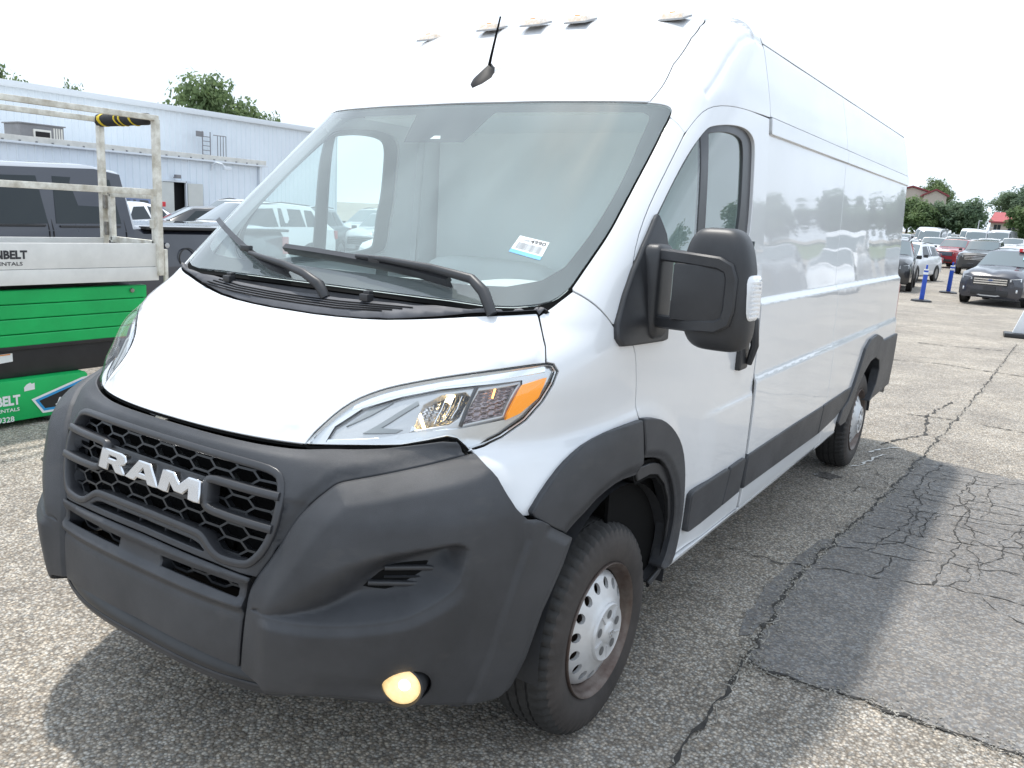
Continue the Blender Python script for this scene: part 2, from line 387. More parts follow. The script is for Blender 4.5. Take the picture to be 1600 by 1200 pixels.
def panel(name, outer, mt, parent, holes=(), off=0.0, depth=0.02, step=0.03, disp=None, gap=0.0035, flange=0.014, mirror=False, rim=True, smooth=0, bev=0.0016, mt2=None, hole_depth=None, label=None, edge=0.02, feats=()):
    """a piece of body work cut from the van's surface along an outline given in (u, z)"""
    o2 = [(u * KU, z) for u, z in outer]
    if area(o2) < 0: o2 = o2[::-1]
    if smooth: o2 = chaikin(o2, smooth)
    o2 = dense(o2, edge)
    if gap: o2 = inset(o2, gap)
    hs = []
    for h in holes:
        h2 = [(u * KU, z) for u, z in h]
        if area(h2) < 0: h2 = h2[::-1]
        hs.append(dense(h2, edge))
    V2, F = cdt(o2, hs, step, [[(u * KU, z) for u, z in fl] for fl in feats])
    V, N = surf_eval(V2[:, 0] / KU, V2[:, 1], off, disp)
    VV = [V]; NN = [N]; FF = [list(map(tuple, F))]; MI = [0] * len(F); base = len(V)
    if rim:
        for li, L in enumerate([o2] + [h[::-1] for h in hs]):
            a = np.array(L); n = len(L); P, Nn = surf_eval(a[:, 0] / KU, a[:, 1], off, disp)
            t = np.roll(P, -1, 0) - np.roll(P, 1, 0); t /= np.linalg.norm(t, axis=1, keepdims=True) + 1e-12
            ou = np.cross(t, Nn); ou /= np.linalg.norm(ou, axis=1, keepdims=True) + 1e-12
            dd = depth if li == 0 or hole_depth is None else hole_depth
            rings = [(P, Nn), (P + ou * bev - Nn * bev, (ou + Nn) * .7071), (P + ou * bev * 1.02 - Nn * (bev + .001), ou), (P + ou * bev - Nn * dd, ou)]
            fd = .008 + .003 * random.random()
            if flange and li == 0: rings += [(P + ou * bev - Nn * fd, Nn), (P + ou * (bev + flange) - Nn * fd, Nn)]
            for q, m in rings: VV.append(q); NN.append(m)
            for r in range(len(rings) - 1):
                if r == 3: continue
                b = base + r * n
                FF.append([(b + i, b + n + i, b + n + (i + 1) % n, b + (i + 1) % n) for i in range(n)]); MI += [1 if r > 3 else 0] * n
            base += n * len(rings)
    V = np.concatenate(VV); N = np.concatenate(NN); F = [f for g in FF for f in g]
    mats = [mt, mt2 or M['black']]
    o = raw_mesh(name, V, F, N, MI, mats, parent, label); res = [o]
    if mirror:
        S = np.array([-1, 1, 1]); res.append(raw_mesh(name, V * S, [f[::-1] for f in F], N * S, MI, mats, parent, label))
    return res if mirror else o
def print2d(name, V2, F, mt, parent, off, mapf):
    """flat print laid on the body: mapf turns unit coordinates into (u, z)"""
    uz_ = np.array([mapf(a, b) for a, b in V2]); P, N = base_n(uz_[:, 0], uz_[:, 1])
    return raw_mesh(name, P + N * off, F, N, [0] * len(F), mt, parent)
def sym(half):                                               # half outline from the centre line outwards -> closed loop over both sides
    return half + [(-u, z) for u, z in half[::-1]]
# outlines of the body parts: (u, z) pairs on the body surface
T = {
  'lamp_top': [(13.06, 1.0721), (13.76, 1.1148), (14.55, 1.1547), (15.6, 1.1858), (16.86, 1.207), (18.21, 1.2241), (20.37, 1.2433), (22.56, 1.2599), (25.53, 1.2771), (28.54, 1.292), (30.65, 1.3003)],
  'lamp_rest': [(31.39, 1.2965), (31.84, 1.2763), (31.49, 1.2417), (30.63, 1.191), (29.31, 1.1403), (27.45, 1.0973), (26.08, 1.0782), (24.98, 1.0698), (24.51, 1.0836), (24.01, 1.0988), (23.34, 1.1043), (22.05, 1.095), (20.16, 1.0829), (16.94, 1.0784), (13.77, 1.0724)],
  'hood_front': [(2.73, 1.0743), (6.21, 1.0745), (9.23, 1.0741), (11.42, 1.0738), (13.25, 1.0739)],
  'hood_seam': [(30.71, 1.301), (30.54, 1.3428), (30.16, 1.3739), (29.56, 1.4175)],
  'hood_rear': [(29.42, 1.4206), (26.42, 1.4092), (23.69, 1.4006), (20.47, 1.3868), (17.23, 1.3743), (12.35, 1.3585), (5.11, 1.3498), (-0.78, 1.3498)],
  'fender_top': [(29.68, 1.4178), (30.88, 1.4416), (31.99, 1.4673), (32.96, 1.4868)],
  'pillar_seam': [(32.96, 1.4886), (34.3, 1.4715), (35.69, 1.4454), (36.81, 1.4153), (37.6, 1.3885)],
  'door_front': [(40.62, 1.3213), (41.16, 1.2889), (41.82, 1.1825), (41.81, 1.0981), (42.58, 1.0613)],
  'flare_out': [(41.83, 1.076), (38.86, 1.0734), (35.99, 1.0611), (33.76, 1.0413), (32.18, 1.0118), (30.8, 0.9637), (29.76, 0.9114)],
  'flare_in': [(42.93, 0.9451), (42.55, 0.8862), (39.54, 0.8967), (36.73, 0.8784), (35.2, 0.8482), (33.83, 0.8231), (33.32, 0.8043)],
  'flare2_out': [(42.06, 1.0802), (44.17, 1.0705), (46.66, 1.0474), (49.74, 0.9976), (52.31, 0.9375), (54.08, 0.8677), (55.26, 0.7792), (55.9, 0.6638), (55.8, 0.5652), (54.69, 0.4518), (52.14, 0.4441)],
  'flare2_in': [(43.26, 0.9399), (45.8, 0.922), (48.11, 0.895), (50.79, 0.8303), (52.88, 0.7485), (54.21, 0.6488), (53.93, 0.5668), (52.78, 0.485), (51.72, 0.456)],
  'liner_out': [(44.21, 0.8939), (46.68, 0.8898), (49.16, 0.8685), (52.02, 0.8091), (53.96, 0.7276), (55.08, 0.628), (54.94, 0.5287), (53.69, 0.4103), (50.58, 0.3862)],
  'bump_fender': [(25.12, 1.0708), (25.55, 1.0587), (27.16, 1.0034), (28.56, 0.9286), (29.32, 0.9)],
  'ws_edge': [(32.86, 1.4968), (34.88, 1.5748), (37.22, 1.6564), (39.54, 1.7468), (42.31, 1.8423), (45.27, 1.9311), (47.93, 2.0054), (50.17, 2.0602), (51.1, 2.0862), (50.91, 2.1014), (49.65, 2.1091), (47.0, 2.1127)],
  'ws_top': [(43.4, 2.1134), (33.5, 2.1143), (26.07, 2.1167), (15.34, 2.1172), (1.38, 2.119)],
  'ws_bottom': [(32.63, 1.4851), (31.67, 1.4664), (30.73, 1.452), (29.48, 1.4413), (27.1, 1.4299), (24.78, 1.4243), (19.65, 1.4324), (14.52, 1.4316)],
  'door_seam': [(40.02, 1.5478), (40.86, 1.6399), (42.62, 1.7284), (45.05, 1.814), (48.46, 1.9127), (52.24, 2.0084), (55.48, 2.0646), (58.51, 2.1048), (62.38, 2.1291), (69.38, 2.1441), (78.12, 2.152), (91.71, 2.1576)],
  'pil_small': [(50.45, 2.0568), (51.46, 2.0358), (52.24, 2.0084)],
  'ditch': [(47.64, 2.115), (56.53, 2.2773), (65.7, 2.4014), (73.41, 2.4756)],
  'win': [(42.78, 1.6738), (44.03, 1.7154), (47.79, 1.8337), (52.27, 1.9438), (57.51, 2.032), (60.36, 2.055), (69.45, 2.0785), (78.47, 2.0818), (83.81, 2.0558), (85.25, 2.0124), (85.23, 1.892), (85.07, 1.7323), (83.76, 1.6182)],
  'winglass2': [(59.76, 2.0289), (66.99, 2.0493), (75.5, 2.0495), (78.96, 2.0202), (79.27, 1.8854), (78.95, 1.748), (77.54, 1.6554)],
  'sail': [(44.03, 1.7154), (40.02, 1.5478), (37.8, 1.3911), (37.92, 1.3497), (38.36, 1.3357), (51.08, 1.3248), (45.08, 1.5674)],
  'rfl_out': [(169.23, 0.5019), (171.67, 0.575), (177.15, 0.6087), (181.32, 0.6881), (186.33, 0.815), (190.51, 0.9283), (196.77, 0.981), (206.71, 0.9931), (214.45, 0.9548), (217.3, 0.9218), (234.63, 0.9227), (237.07, 0.8177), (234.11, 0.6669), (227.16, 0.5428), (210.94, 0.4778)],
  'rfl_in': [(172.87, 0.4661), (178.49, 0.4688), (183.81, 0.5624), (187.02, 0.677), (193.53, 0.763), (199.76, 0.8138), (207.59, 0.8269), (214.35, 0.7867), (217.08, 0.709), (216.09, 0.5934), (210.18, 0.4808)],
  'sticker': [(26.39, 1.6353), (30.17, 1.6201), (29.24, 1.5666), (25.35, 1.5854)],
  'amber': [(28.92, 1.2432), (30.89, 1.2605), (30.29, 1.2055), (28.83, 1.1632), (27.71, 1.1472)],
  'bezel': [(16.22, 1.1138), (17.2, 1.1635), (19.31, 1.2042), (22.1, 1.2289), (24.85, 1.241), (28.81, 1.2551), (27.82, 1.1496), (24.36, 1.1285), (20.38, 1.1199), (18.07, 1.105)],
  'bowl': [(21.04, 1.1958), (22.29, 1.2251), (24.3, 1.2357), (24.98, 1.2163), (24.31, 1.1531), (23.54, 1.1337), (20.64, 1.1202)],
  'turn': [(25.31, 1.2394), (28.81, 1.2528), (27.74, 1.1497), (24.42, 1.131)],
  'corner_top': [(10.92, 0.4811), (11.22, 0.6176), (11.39, 0.6998), (11.89, 0.7409), (13.19, 0.8181), (14.17, 0.8956), (15.34, 0.9533), (16.15, 0.9822), (16.74, 1.0031), (17.91, 1.0148), (21.32, 1.0411), (24.94, 1.0646), (25.55, 1.0587), (27.16, 1.0034), (28.56, 0.9286), (29.32, 0.9)],
  'corner_arch': [(29.9, 0.8983), (31.39, 0.8542), (33.39, 0.7953), (32.7, 0.7257), (31.1, 0.5986), (29.99, 0.4662), (29.0, 0.3876), (27.64, 0.3221), (24.65, 0.3396), (21.74, 0.3717), (19.33, 0.3931), (16.83, 0.4076), (14.11, 0.4089), (13.75, 0.4303), (12.84, 0.4707)],
  'archcrease': [(29.29, 0.8419), (28.49, 0.7447), (27.69, 0.6348), (26.86, 0.5178), (25.97, 0.4205), (25.01, 0.351)],
  'nozz': [(-14.82, 1.4065), (9.47, 1.4057)],
  'sc_bot': [(11.84, 0.6569), (13.22, 0.6603), (14.53, 0.6593), (16.07, 0.6604), (17.52, 0.664), (19.01, 0.6701), (20.27, 0.6763), (21.16, 0.6804), (22.04, 0.6873), (22.92, 0.7017), (23.79, 0.7199), (24.49, 0.7369), (24.93, 0.7515), (25.27, 0.7735)],
  'sc_right': [(25.27, 0.7735), (25.51, 0.802), (25.66, 0.8289), (25.68, 0.8486), (25.43, 0.8618)],
  'sc_top': [(25.43, 0.8618), (24.87, 0.8686), (23.61, 0.8659), (22.28, 0.8593), (20.94, 0.8505), (19.68, 0.8379), (18.22, 0.8173), (16.93, 0.7879), (15.71, 0.7515), (14.43, 0.7128), (13.08, 0.6755)],
  'ventp': [(20.74, 0.8029), (22.16, 0.8076), (24.69, 0.8049), (24.88, 0.7491), (24.34, 0.7213), (23.2, 0.7233), (21.31, 0.7349), (19.4, 0.7457)],
  'ventc': [(20.77, 0.7969), (22.27, 0.7951), (23.78, 0.7897), (24.03, 0.7839), (24.0, 0.7635), (23.73, 0.7527), (23.17, 0.7474), (21.39, 0.7549), (19.74, 0.757)],
}
# ------------------------------------------------------------------ THE VAN (front axle at y = 0, nose towards -y)
van = empty('cargo_van', (0, 0, 0), 0, 'white high-roof cargo van with charcoal bumper filling the middle of the lot', 'van')
def sdist(u, z, poly):
    p = [(a * KU, b) for a, b in poly]; d = dist_line(u * KU, z, p, True); return np.where(in_poly(u * KU, z, p), d, -d)
def ldist(u, z, line): return dist_line(u * KU, z, [(a * KU, b) for a, b in line])
def ripple(u, z): return .0007 * np.sin(u * .21 + 1.3 * np.sin(z * 4)) * np.sin(z * 6.1 + .05 * u)
for k_ in ('lamp_top', 'pillar_seam', 'door_seam', 'hood_rear', 'fender_top', 'hood_front', 'flare_out', 'flare_in', 'flare2_out', 'flare2_in', 'liner_out', 'ws_edge', 'door_front'):
    T[k_] = [(a / KU, b) for a, b in chaikin([(u * KU, z) for u, z in T[k_]], 1, False, 75)]
# --- hood
hood_half = [(0, 1.0743)] + T['hood_front'] + T['lamp_top'][1:-1] + T['hood_seam'] + T['hood_rear'][:-1] + [(0, 1.3498)]
plateau = sym([(0, 1.099), (5.69, 1.0999), (10.98, 1.1005), (12.4, 1.108), (12.95, 1.1531), (13.4, 1.2042), (14.4, 1.2233), (16.4, 1.2381), (20.9, 1.2657), (30.0, 1.303), (30.3, 1.6), (0, 1.6)])
hood = panel('hood', sym(hood_half), M['white'], van, depth=.02, step=.018, flange=.008, gap=.0025, disp=lambda u, z: .009 * smoothstep(-.012, .014, sdist(u, z, plateau)) - .004)
# --- cowl below the windscreen
ws_bot_half = [(0, 1.4312), (14.5, 1.4310), (19.65, 1.4310), (24.78, 1.4270), (27.1, 1.4310), (29.48, 1.4413), (30.73, 1.452), (31.67, 1.4664), (32.63, 1.4851)]
cowl_half = [(0, 1.352)] + [(u, z + .002) for u, z in T['hood_rear'][::-1][1:]] + [(29.7, 1.4175), (30.7, 1.441), (31.6, 1.461)] + ws_bot_half[::-1][1:]
def cowl_d(u, z):
    zt = np.interp(np.abs(u), [p[0] for p in ws_bot_half], [p[1] for p in ws_bot_half]); zb = np.interp(np.abs(u), [0, 5, 12.3, 17.2, 20.5, 23.7, 26.4, 29.4], [1.35, 1.35, 1.3585, 1.374, 1.387, 1.4, 1.409, 1.42])
    t = np.clip((z - zb) / (zt - zb + 1e-6), 0, 1); s = np.abs(u)
    return .014 * smoothstep(0, .16, t) - .050 * smoothstep(.55, .8, t) + .012 * smoothstep(.88, 1, t)
cowl = panel('cowl', sym(cowl_half), M['cowl'], van, depth=.05, step=.009, disp=cowl_d, gap=.002)
def strip(line, wz): return [(u, z) for u, z in line] + [(u, z + wz) for u, z in line[::-1]]
for k in range(4):
    L = [(-18.9 + .7 * k, 1.3790 + .0062 * k), (-12, 1.3685 + .0062 * k), (-6, 1.3640 + .0062 * k), (0, 1.3628 + .0062 * k), (6, 1.3645 + .0062 * k), (12.6 + 1.2 * k, 1.3735 + .0064 * k)]
    o = panel('cowl_slot', strip(L, .0030), M['black'], cowl, off=.0158, rim=False, step=.01, gap=0)
for u, z in T['nozz']:
    P, N = base_n(np.array([u]), np.array([z - .004])); P = Vector(P[0] + N[0] * .02)
    mb = MB(); mb.box(P, (.035, .03, .022)); mb.box(P + Vector((0, .008, .014)), (.026, .02, .014)); mb.build('washer_nozzle', M['plastic2'], cowl, bevel=.003)
# --- windscreen
ws_half = ws_bot_half[:-1] + [(32.45, 1.485)] + T['ws_edge'] + T['ws_top'][:-1] + [(0, 2.119)]
wind = panel('windscreen', sym(ws_half), M['wind'], van, depth=.006, step=.03, gap=.007, flange=.02, bev=.001)
frit_half = [(0, 1.4875), (12, 1.4865), (21.47, 1.4869), (25.84, 1.4925), (29.6, 1.517), (32.0, 1.558), (34.99, 1.6586), (43.56, 1.9692), (46.4, 2.054), (46.6, 2.068), (45.9, 2.0800), (34.6, 2.0795), (13.24, 2.0813), (12.2, 2.06), (8.71, 1.9608), (0, 1.9612)]
panel('windscreen_border', sym(ws_half), M['frit'], wind, holes=[sym(frit_half)], off=-.009, gap=.008, rim=False, step=.03)
panel('sensor_window', [(-1.6, 1.9735), (1.5, 1.9735), (.9, 1.9865), (-.9, 1.9865)], M['trim'], wind, off=-.0075, rim=False, gap=0)
# sticker with its number and bar code
stk = T['sticker']                                           # top left, top right, bottom right, bottom left
def stk_map(a, b): return tuple((stk[3][i] * (1 - a) + stk[2][i] * a) * (1 - b) + (stk[0][i] * (1 - a) + stk[1][i] * a) * b for i in (0, 1))
sticker = panel('sticker', [stk[3], stk[2], stk[1], stk[0]], M['paper'], wind, off=.0012, rim=False, gap=0, step=.02)
panel('sticker_band', [stk_map(0, 0), stk_map(1, 0), stk_map(1, .2), stk_map(0, .2)], M['blueink'], sticker, off=.0018, rim=False, gap=0)
def sub(a0, b0, a1, b1, asp=1): return lambda x, y: stk_map(a0 + (a1 - a0) * x / asp, b0 + (b1 - b0) * y)
V2, F2, asp = text2d('4990', .02); print2d('sticker_number', V2, F2, M['ink'], sticker, .0018, sub(.44, .72, .94, .93, asp))
V2, F2, asp = text2d('CA680', .01); print2d('sticker_code', V2, F2, M['inkgrey'], sticker, .0018, sub(.12, .76, .42, .88, asp))
x = .1; BV = []; BF = []
while x < .92:
    wd = random.choice((.008, .012, .02)); n = len(BV); BV += [(x, 0), (x + wd, 0), (x + wd, 1), (x, 1)]; BF.append((n, n + 1, n + 2, n + 3)); x += wd + random.choice((.008, .012, .02))
print2d('bar_code', np.array(BV), BF, M['inkgrey'], sticker, .0018, sub(0, .27, 1, .66))
# --- pillars, roof
E_ = T['ws_edge']; DS = T['door_seam']; DSK = sum(1 for p in DS if p[1] < 2.006)
pillar = [(32.96, 1.4886)] + [p for p in E_ if p[1] < 2.05] + [(50.1, 2.0590)] + T['pil_small'] + DS[:DSK][::-1] + [(39.1, 1.46), (37.9, 1.40)] + T['pillar_seam'][::-1][:-1]
panel('windscreen_pillar', pillar, M['white'], van, step=.025, mirror=True, depth=.05)
DITCH = [(47.64, 2.117), (56.53, 2.2773), (65.7, 2.4014), (71.5, 2.462), (77.0, 2.505), (86, 2.537), (94.2, 2.547)]
cabside = T['pil_small'][::-1] + [(50.3, 2.063)] + [p for p in E_ if p[1] > 2.066] + DITCH + [(94.2, 2.1595)] + DS[DSK:-1][::-1]
def bevel_line(u, z):                                         # pressed edge that runs from the side seam forward over the cab
    L = [(94.2, 2.459), (90, 2.461), (86, 2.452), (80, 2.415), (72, 2.33), (64, 2.22), (60, 2.165)]
    d = ldist(u, z, L); return -.006 * np.exp(-(d / .012) ** 2)
panel('cab_side', cabside, M['white'], van, step=.016, mirror=True, depth=.05, disp=bevel_line, gap=.0015, flange=.008, feats=[[(u, z) for u in np.arange(60, 94, .5)] for z in (2.48, 2.488, 2.496, 2.504, 2.511, 2.518, 2.525, 2.532, 2.538, 2.543)] + [[(u, np.interp(u, [60, 64, 72, 80, 86, 90, 94.2], [2.165, 2.22, 2.33, 2.415, 2.452, 2.461, 2.459]) + q) for u in np.arange(60, 94, .3)] for q in (-.02, -.012, -.006, 0, .006, .012, .02)])
roof_half = [(0, 2.1215), (1.4, 2.1215)] + [(u, z + .002) for u, z in T['ws_top'][::-1][1:]] + [(47.0, 2.1155)] + [(u - .15, z + .001) for u, z in DITCH] + [(94.2, 2.5605), (70, 2.5608), (40, 2.5608), (0, 2.5608)]
roofcap = panel('roof_front', sym(roof_half), M['white'], van, step=.014, depth=.04, gap=.0012, flange=.006)
top = [tuple(xyz(np.array([float(u)]), np.array([2.5605]))[0][:2]) for u in np.linspace(-94, 94, 60)]
RY = 4.965
V2, F2 = cdt([(x, y) for x, y in top] + [(.70, RY), (-.70, RY)], [], .12)
raw_mesh('roof_panel', [(x, y, 2.5605 + .022 * max(0, 1 - (x / .72) ** 2) * min(1, max(0, y - .9) / .8)) for x, y in V2], F2, [(x * .06, 0, 1) for x, y in V2], [0] * len(F2), M['white'], van)
UR = 90 + (RY - YC) * 40; UB = 94.5; UC = 153.7
# --- side panels
def side_d(u, z):
    d = -.020 * smoothstep(1.372, 1.40, z) + .014 * np.clip((z - 1.40) / .69, 0, 1) + .015 * (1 - smoothstep(1.02, 1.068, z))
    return d + ripple(u, z)
def rect(u0, u1, z0, z1): return [(u0, z0), (u1, z0), (u1, z1), (u0, z1)]
creases = [[(u, z) for u in np.arange(91, 240, 1.2)] for z in (1.365, 1.373, 1.38, 1.388, 1.396, 1.404, 1.018, 1.026, 1.036, 1.047, 1.058, 1.068, 1.076)]
ARR = [(169.2, .43), (169.6, .50), (172.5, .58), (177.5, .61), (182, .69), (187, .80), (191, .905), (197, .955), (206.7, .965), (213.5, .935), (216.5, .90), (UR, .90)]
for (a, b) in ((UB, UC - .22), (UC, UR)):
    low = [(a, .437), (b, .437)] if b < UR else [(a, .437)] + ARR
    panel('side_panel', low + [(b, 2.102), (a, 2.102)], M['white'], van, step=.045, disp=side_d, mirror=True, feats=creases, depth=.03, gap=.0025)
    panel('side_band', rect(a, b, 2.092, 2.158), M['white'], van, step=.05, mirror=True, off=.008, depth=.03, flange=0, gap=.0015)
    panel('upper_panel', rect(a, b, 2.164, 2.4545), M['white'], van, step=.05, mirror=True, disp=ripple, depth=.03, gap=.002)
    panel('roof_edge', rect(a, b, 2.461, 2.5595), M['white'], van, step=.012, mirror=True, depth=.03, gap=.0015)
for s in (-1, 1):                                             # sills under doors and panels
    for y0, y1, xi in ((.52, 1.29, .985), (1.294, 2.70, .90), (2.704, 3.22, .90)):
        mb = MB(); mb.prism([(s * xi, .405), (s * 1.0, .408), (s * 1.012, .434), (s * xi, .434)], 'y', y0, y1); mb.build('sill', M['white'], van, bevel=.004)
# rear: rounded corners and the two back doors
rv = MB()
zs = list(np.linspace(.42, 2.46, 30)) + list(np.linspace(2.48, 2.56, 7))
ang = np.linspace(0, 90, 7); prof = []
for z in zs:
    W = float(fW(z)) - .003 + float(side_d(np.array(230.), np.array(z))) * (z < 2.09); r = .07; row = []
    for s in (1, -1):
        pts = [(s * (W - r + r * math.cos(R(a))), RY + .004 + r * math.sin(R(a))) for a in ang]
        row += pts if s == 1 else pts[::-1]
    prof.append([(x, y, z) for x, y in row])
n = len(prof[0])
rv.add([p for r_ in prof for p in r_], [(i * n + k, i * n + k + 1, (i + 1) * n + k + 1, (i + 1) * n + k) for i in range(len(zs) - 1) for k in range(n - 1)])
rv.add(prof[-1], [tuple(range(n))])
rv.build('rear_doors', M['white'], van, smooth=40)
for s in (-1, 1):
    P = MB(); P.box((s * 1.0, RY + .03, 1.05), (.012, .07, .55)); P.build('rear_lamp', mat('rear_lamp_red', (.35, .02, .02), .25), van, bevel=.005)
# --- fender and front door
fender = T['bump_fender'] + [(30.0, .895), (31.2, .945), (32.6, .985), (34.2, 1.012), (36.2, 1.033), (39, 1.046), (42.3, 1.050)] + T['door_front'][::-1] + [(38.6, 1.355)] + T['pillar_seam'][::-1] + T['fender_top'][::-1][1:] + T['hood_seam'][::-1][1:] + T['lamp_rest'][:8]
FO = T['flare_out'] + T['flare2_out']
def fend_d(u, z): return .012 * np.exp(-(ldist(u, z, FO) / .035) ** 2)
panel('fender', fender, M['white'], van, step=.016, mirror=True, disp=fend_d, depth=.03)
sm = lambda L, it=2, keep=75: [(a / KU, b) for a, b in chaikin([(u * KU, z) for u, z in L], it, True, keep)]
WIN = sm(T['win'] + [(83.3, 1.50), (81, 1.455), (60, 1.43), (43.6, 1.405), (41.2, 1.52)])
door = [(42.6, 1.050), (43.8, 1.043), (46.2, 1.02), (49.3, .97), (51.8, .915), (53.6, .85), (54.7, .77), (55.3, .66), (55.4, .56), (55.2, .437), (93.9, .437), (93.9, 2.155)] + DS[:-1][::-1] + [(39.1, 1.46), (39.6, 1.36)] + T['door_front']
def door_d(u, z): return fend_d(u, z) + .008 * (1 - smoothstep(.965, .995, z)) * smoothstep(62, 72, u) + .4 * ripple(u, z)
doors = panel('front_door', door, M['white'], van, holes=[WIN], step=.022, mirror=True, disp=door_d, depth=.04, hole_depth=.03)
G1 = sm([(43.6, 1.672), (45.0, 1.72), (48.4, 1.83), (52.6, 1.93), (57.0, 2.013), (56.9, 1.455), (44.6, 1.43), (42.2, 1.53)])
G2 = sm(T['winglass2'] + [(77.3, 1.53), (76.3, 1.48), (60.0, 1.455)])
for s_, d_ in zip((1, -1), doors):
    f = lambda L: [(s_ * u, z) for u, z in L]
    panel('window_frame', f(WIN), M['satin'], d_, holes=[f(G1), f(G2)], off=-.014, step=.04, gap=0, depth=.012, flange=0)
    panel('quarter_window', f(G1), M['doorglass'], d_, off=-.017, step=.05, gap=-.004, rim=False)
    panel('door_window', f(G2), M['doorglass'], d_, off=-.022, step=.05, gap=-.006, rim=False)
    hb = MB(); X = s_ * 1.02
    hb.box((X, 1.075, 1.245), (.03, .10, .26)); hb.build('door_handle', M['plastic2'], d_, bevel=.012, seg=3)
    hb = MB(); hb.tube([(s_ * 1.03, 1.045, 1.36), (s_ * 1.062, 1.06, 1.33), (s_ * 1.066, 1.085, 1.22), (s_ * 1.045, 1.10, 1.14)], [.014, .018, .018, .014]); hb.build('door_pull', M['plastic2'], d_)
# --- wheel arch flares
def chamf(line, w_, h_): return lambda u, z: -h_ * (1 - smoothstep(0, w_, ldist(u, z, line)))
fl1 = T['flare_out'] + [(29.9, .9), (33.2, .806)] + [p for p in T['flare_in'][::-1][1:-1] if p[0] < 41.6] + [(42.5, .8862), (42.7, .93)]
panel('wheel_arch_flare', fl1, M['plastic'], van, off=.034, depth=.06, step=.012, mirror=True, gap=.002, bev=.004, flange=0, disp=chamf(T['flare_in'][1:], .05, .022))
fl2 = T['flare2_out'] + T['flare2_in'][::-1]
panel('wheel_arch_flare', fl2, M['plastic'], van, off=.034, depth=.06, step=.012, mirror=True, gap=.003, bev=.004, flange=0, disp=chamf(T['flare2_in'], .03, .012))
fl3 = [(43.0, .903)] + T['liner_out'] + [(49.8, .40), (52.9, .425), (53.8, .53), (53.9, .628), (52.9, .71), (51, .785), (48.6, .838), (46.4, .855), (43.6, .855)]
panel('arch_liner_lip', fl3, M['plastic2'], van, off=.004, depth=.05, step=.015, mirror=True, gap=.001, bev=.004)
rfl = T['rfl_out'][:10] + [(217.5, .80), (216.9, .60), (213, .49)] + T['rfl_in'][::-1]
panel('wheel_arch_flare', rfl, M['plastic'], van, off=.034, depth=.06, step=.02, mirror=True, gap=.002, bev=.004, flange=0)
panel('rear_bumper_corner', [(217.8, .918), (UR + 2, .921), (UR + 2, .50), (214, .485), (217.3, .60), (217.9, .80)], M['plastic'], van, off=.03, depth=.06, step=.03, mirror=True, bev=.006, flange=0)
mb = MB(); mb.box((0, RY + .10, .60), (1.9, .16, .22)); mb.build('rear_bumper', M['plastic'], van, bevel=.03)
# --- lower side cladding
for nm, L in (('clad1', [(60.2, .532), (61.9, .520), (79.0, .5285), (81.7, .6800), (80.9, .6855), (61.6, .6855), (60.3, .676)]), ('clad2', [(79.8, .529), (91.4, .535), (92.6, .683), (91.6, .688), (82.7, .6830)]), ('clad3', [(94.0, .537), (148.2, .526), (149.6, .683), (148.6, .692), (94.8, .692), (94.0, .683)]), ('clad4', [(149.2, .525), (170.6, .560), (183.0, .672), (182.3, .695), (150.8, .692), (150.2, .684)])):
    panel('side_cladding', L, M['plastic'], van, off=.024, depth=.03, step=.02, mirror=True, gap=.0015, bev=.006, smooth=1, flange=0)
def bodybar(line, wz, dep, off, name, mt, parent, du=1.2, closed=False, smooth=1, bev=.003):
    """a moulded bar that follows the body along a line, wz tall and dep deep"""
    p = [(u * KU, z) for u, z in line]
    if smooth: p = chaikin(p, smooth, closed)
    p = dense(p, .012, closed); a = np.array(p); n = len(a)
    P, N = base_n(a[:, 0] / KU, a[:, 1])
    t = (np.roll(P, -1, 0) - np.roll(P, 1, 0)) if closed else np.gradient(P, axis=0)
    t /= np.linalg.norm(t, axis=1, keepdims=True); S = np.cross(N, t); h = wz / 2; b = bev
    prof = [(-h, -dep), (-h, -b), (-h + b, 0), (h - b, 0), (h, -b), (h, -dep)]
    V = np.concatenate([P + S * x + N * (off + y) for x, y in prof]); F = []
    for j in range(len(prof) - 1):
        for i in range(n if closed else n - 1):
            i2 = (i + 1) % n; F.append((j * n + i, (j + 1) * n + i, (j + 1) * n + i2, j * n + i2))
    if not closed: F += [tuple(j * n for j in range(len(prof))), tuple(j * n + n - 1 for j in range(len(prof)))[::-1]]
    mb = MB(); mb.add([tuple(map(float, v)) for v in V], F); return mb.build(name, mt, parent, smooth=50)
# --- front bumper and grille
CT = [(a / KU, b) for a, b in chaikin([(u * KU, z) for u, z in T['corner_top'][:11]], 2, False, 60)] + T['corner_top'][11:]; CA = T['corner_arch']
I3 = max(i for i, p in enumerate(CT) if p[1] < .742); I12 = CT.index(T['corner_top'][11]) + 1
GH = [(0, 1.0165), (2.87, 1.0172), (7.29, 1.0160), (10.28, 1.0125), (11.9, 1.0075), (12.75, .993), (13.1, .9457), (12.95, .872), (12.35, .812), (11.5, .7745), (10.9, .764), (9.13, .7605), (8.36, .7645), (7.75, .774), (6.75, .800), (6.0, .806), (0, .8075)]
SLOT = [(0, .762), (7.0, .759), (7.2, .768), (6.5, .782), (5.7, .787), (0, .789)]
sur_half = [(0, 1.063), (9.45, 1.063), (13.49, 1.0655), (16.9, 1.0700), (18.98, 1.0745), (22.98, 1.0930), (24.1, 1.090), (24.6, 1.0700)] + CT[I3:I12][::-1] + [(8, .746), (0, .749)]
def sur_d(u, z):
    s = np.abs(u)
    return -.012 * smoothstep(1.035, 1.066, z) * (1 - smoothstep(12, 16, s)) + .006 - .010 * (1 - smoothstep(0, .03, ldist(s, z, CT[I3:I12]))) - .010 * (1 - smoothstep(.935, .945, z)) * smoothstep(13.0, 13.3, s)
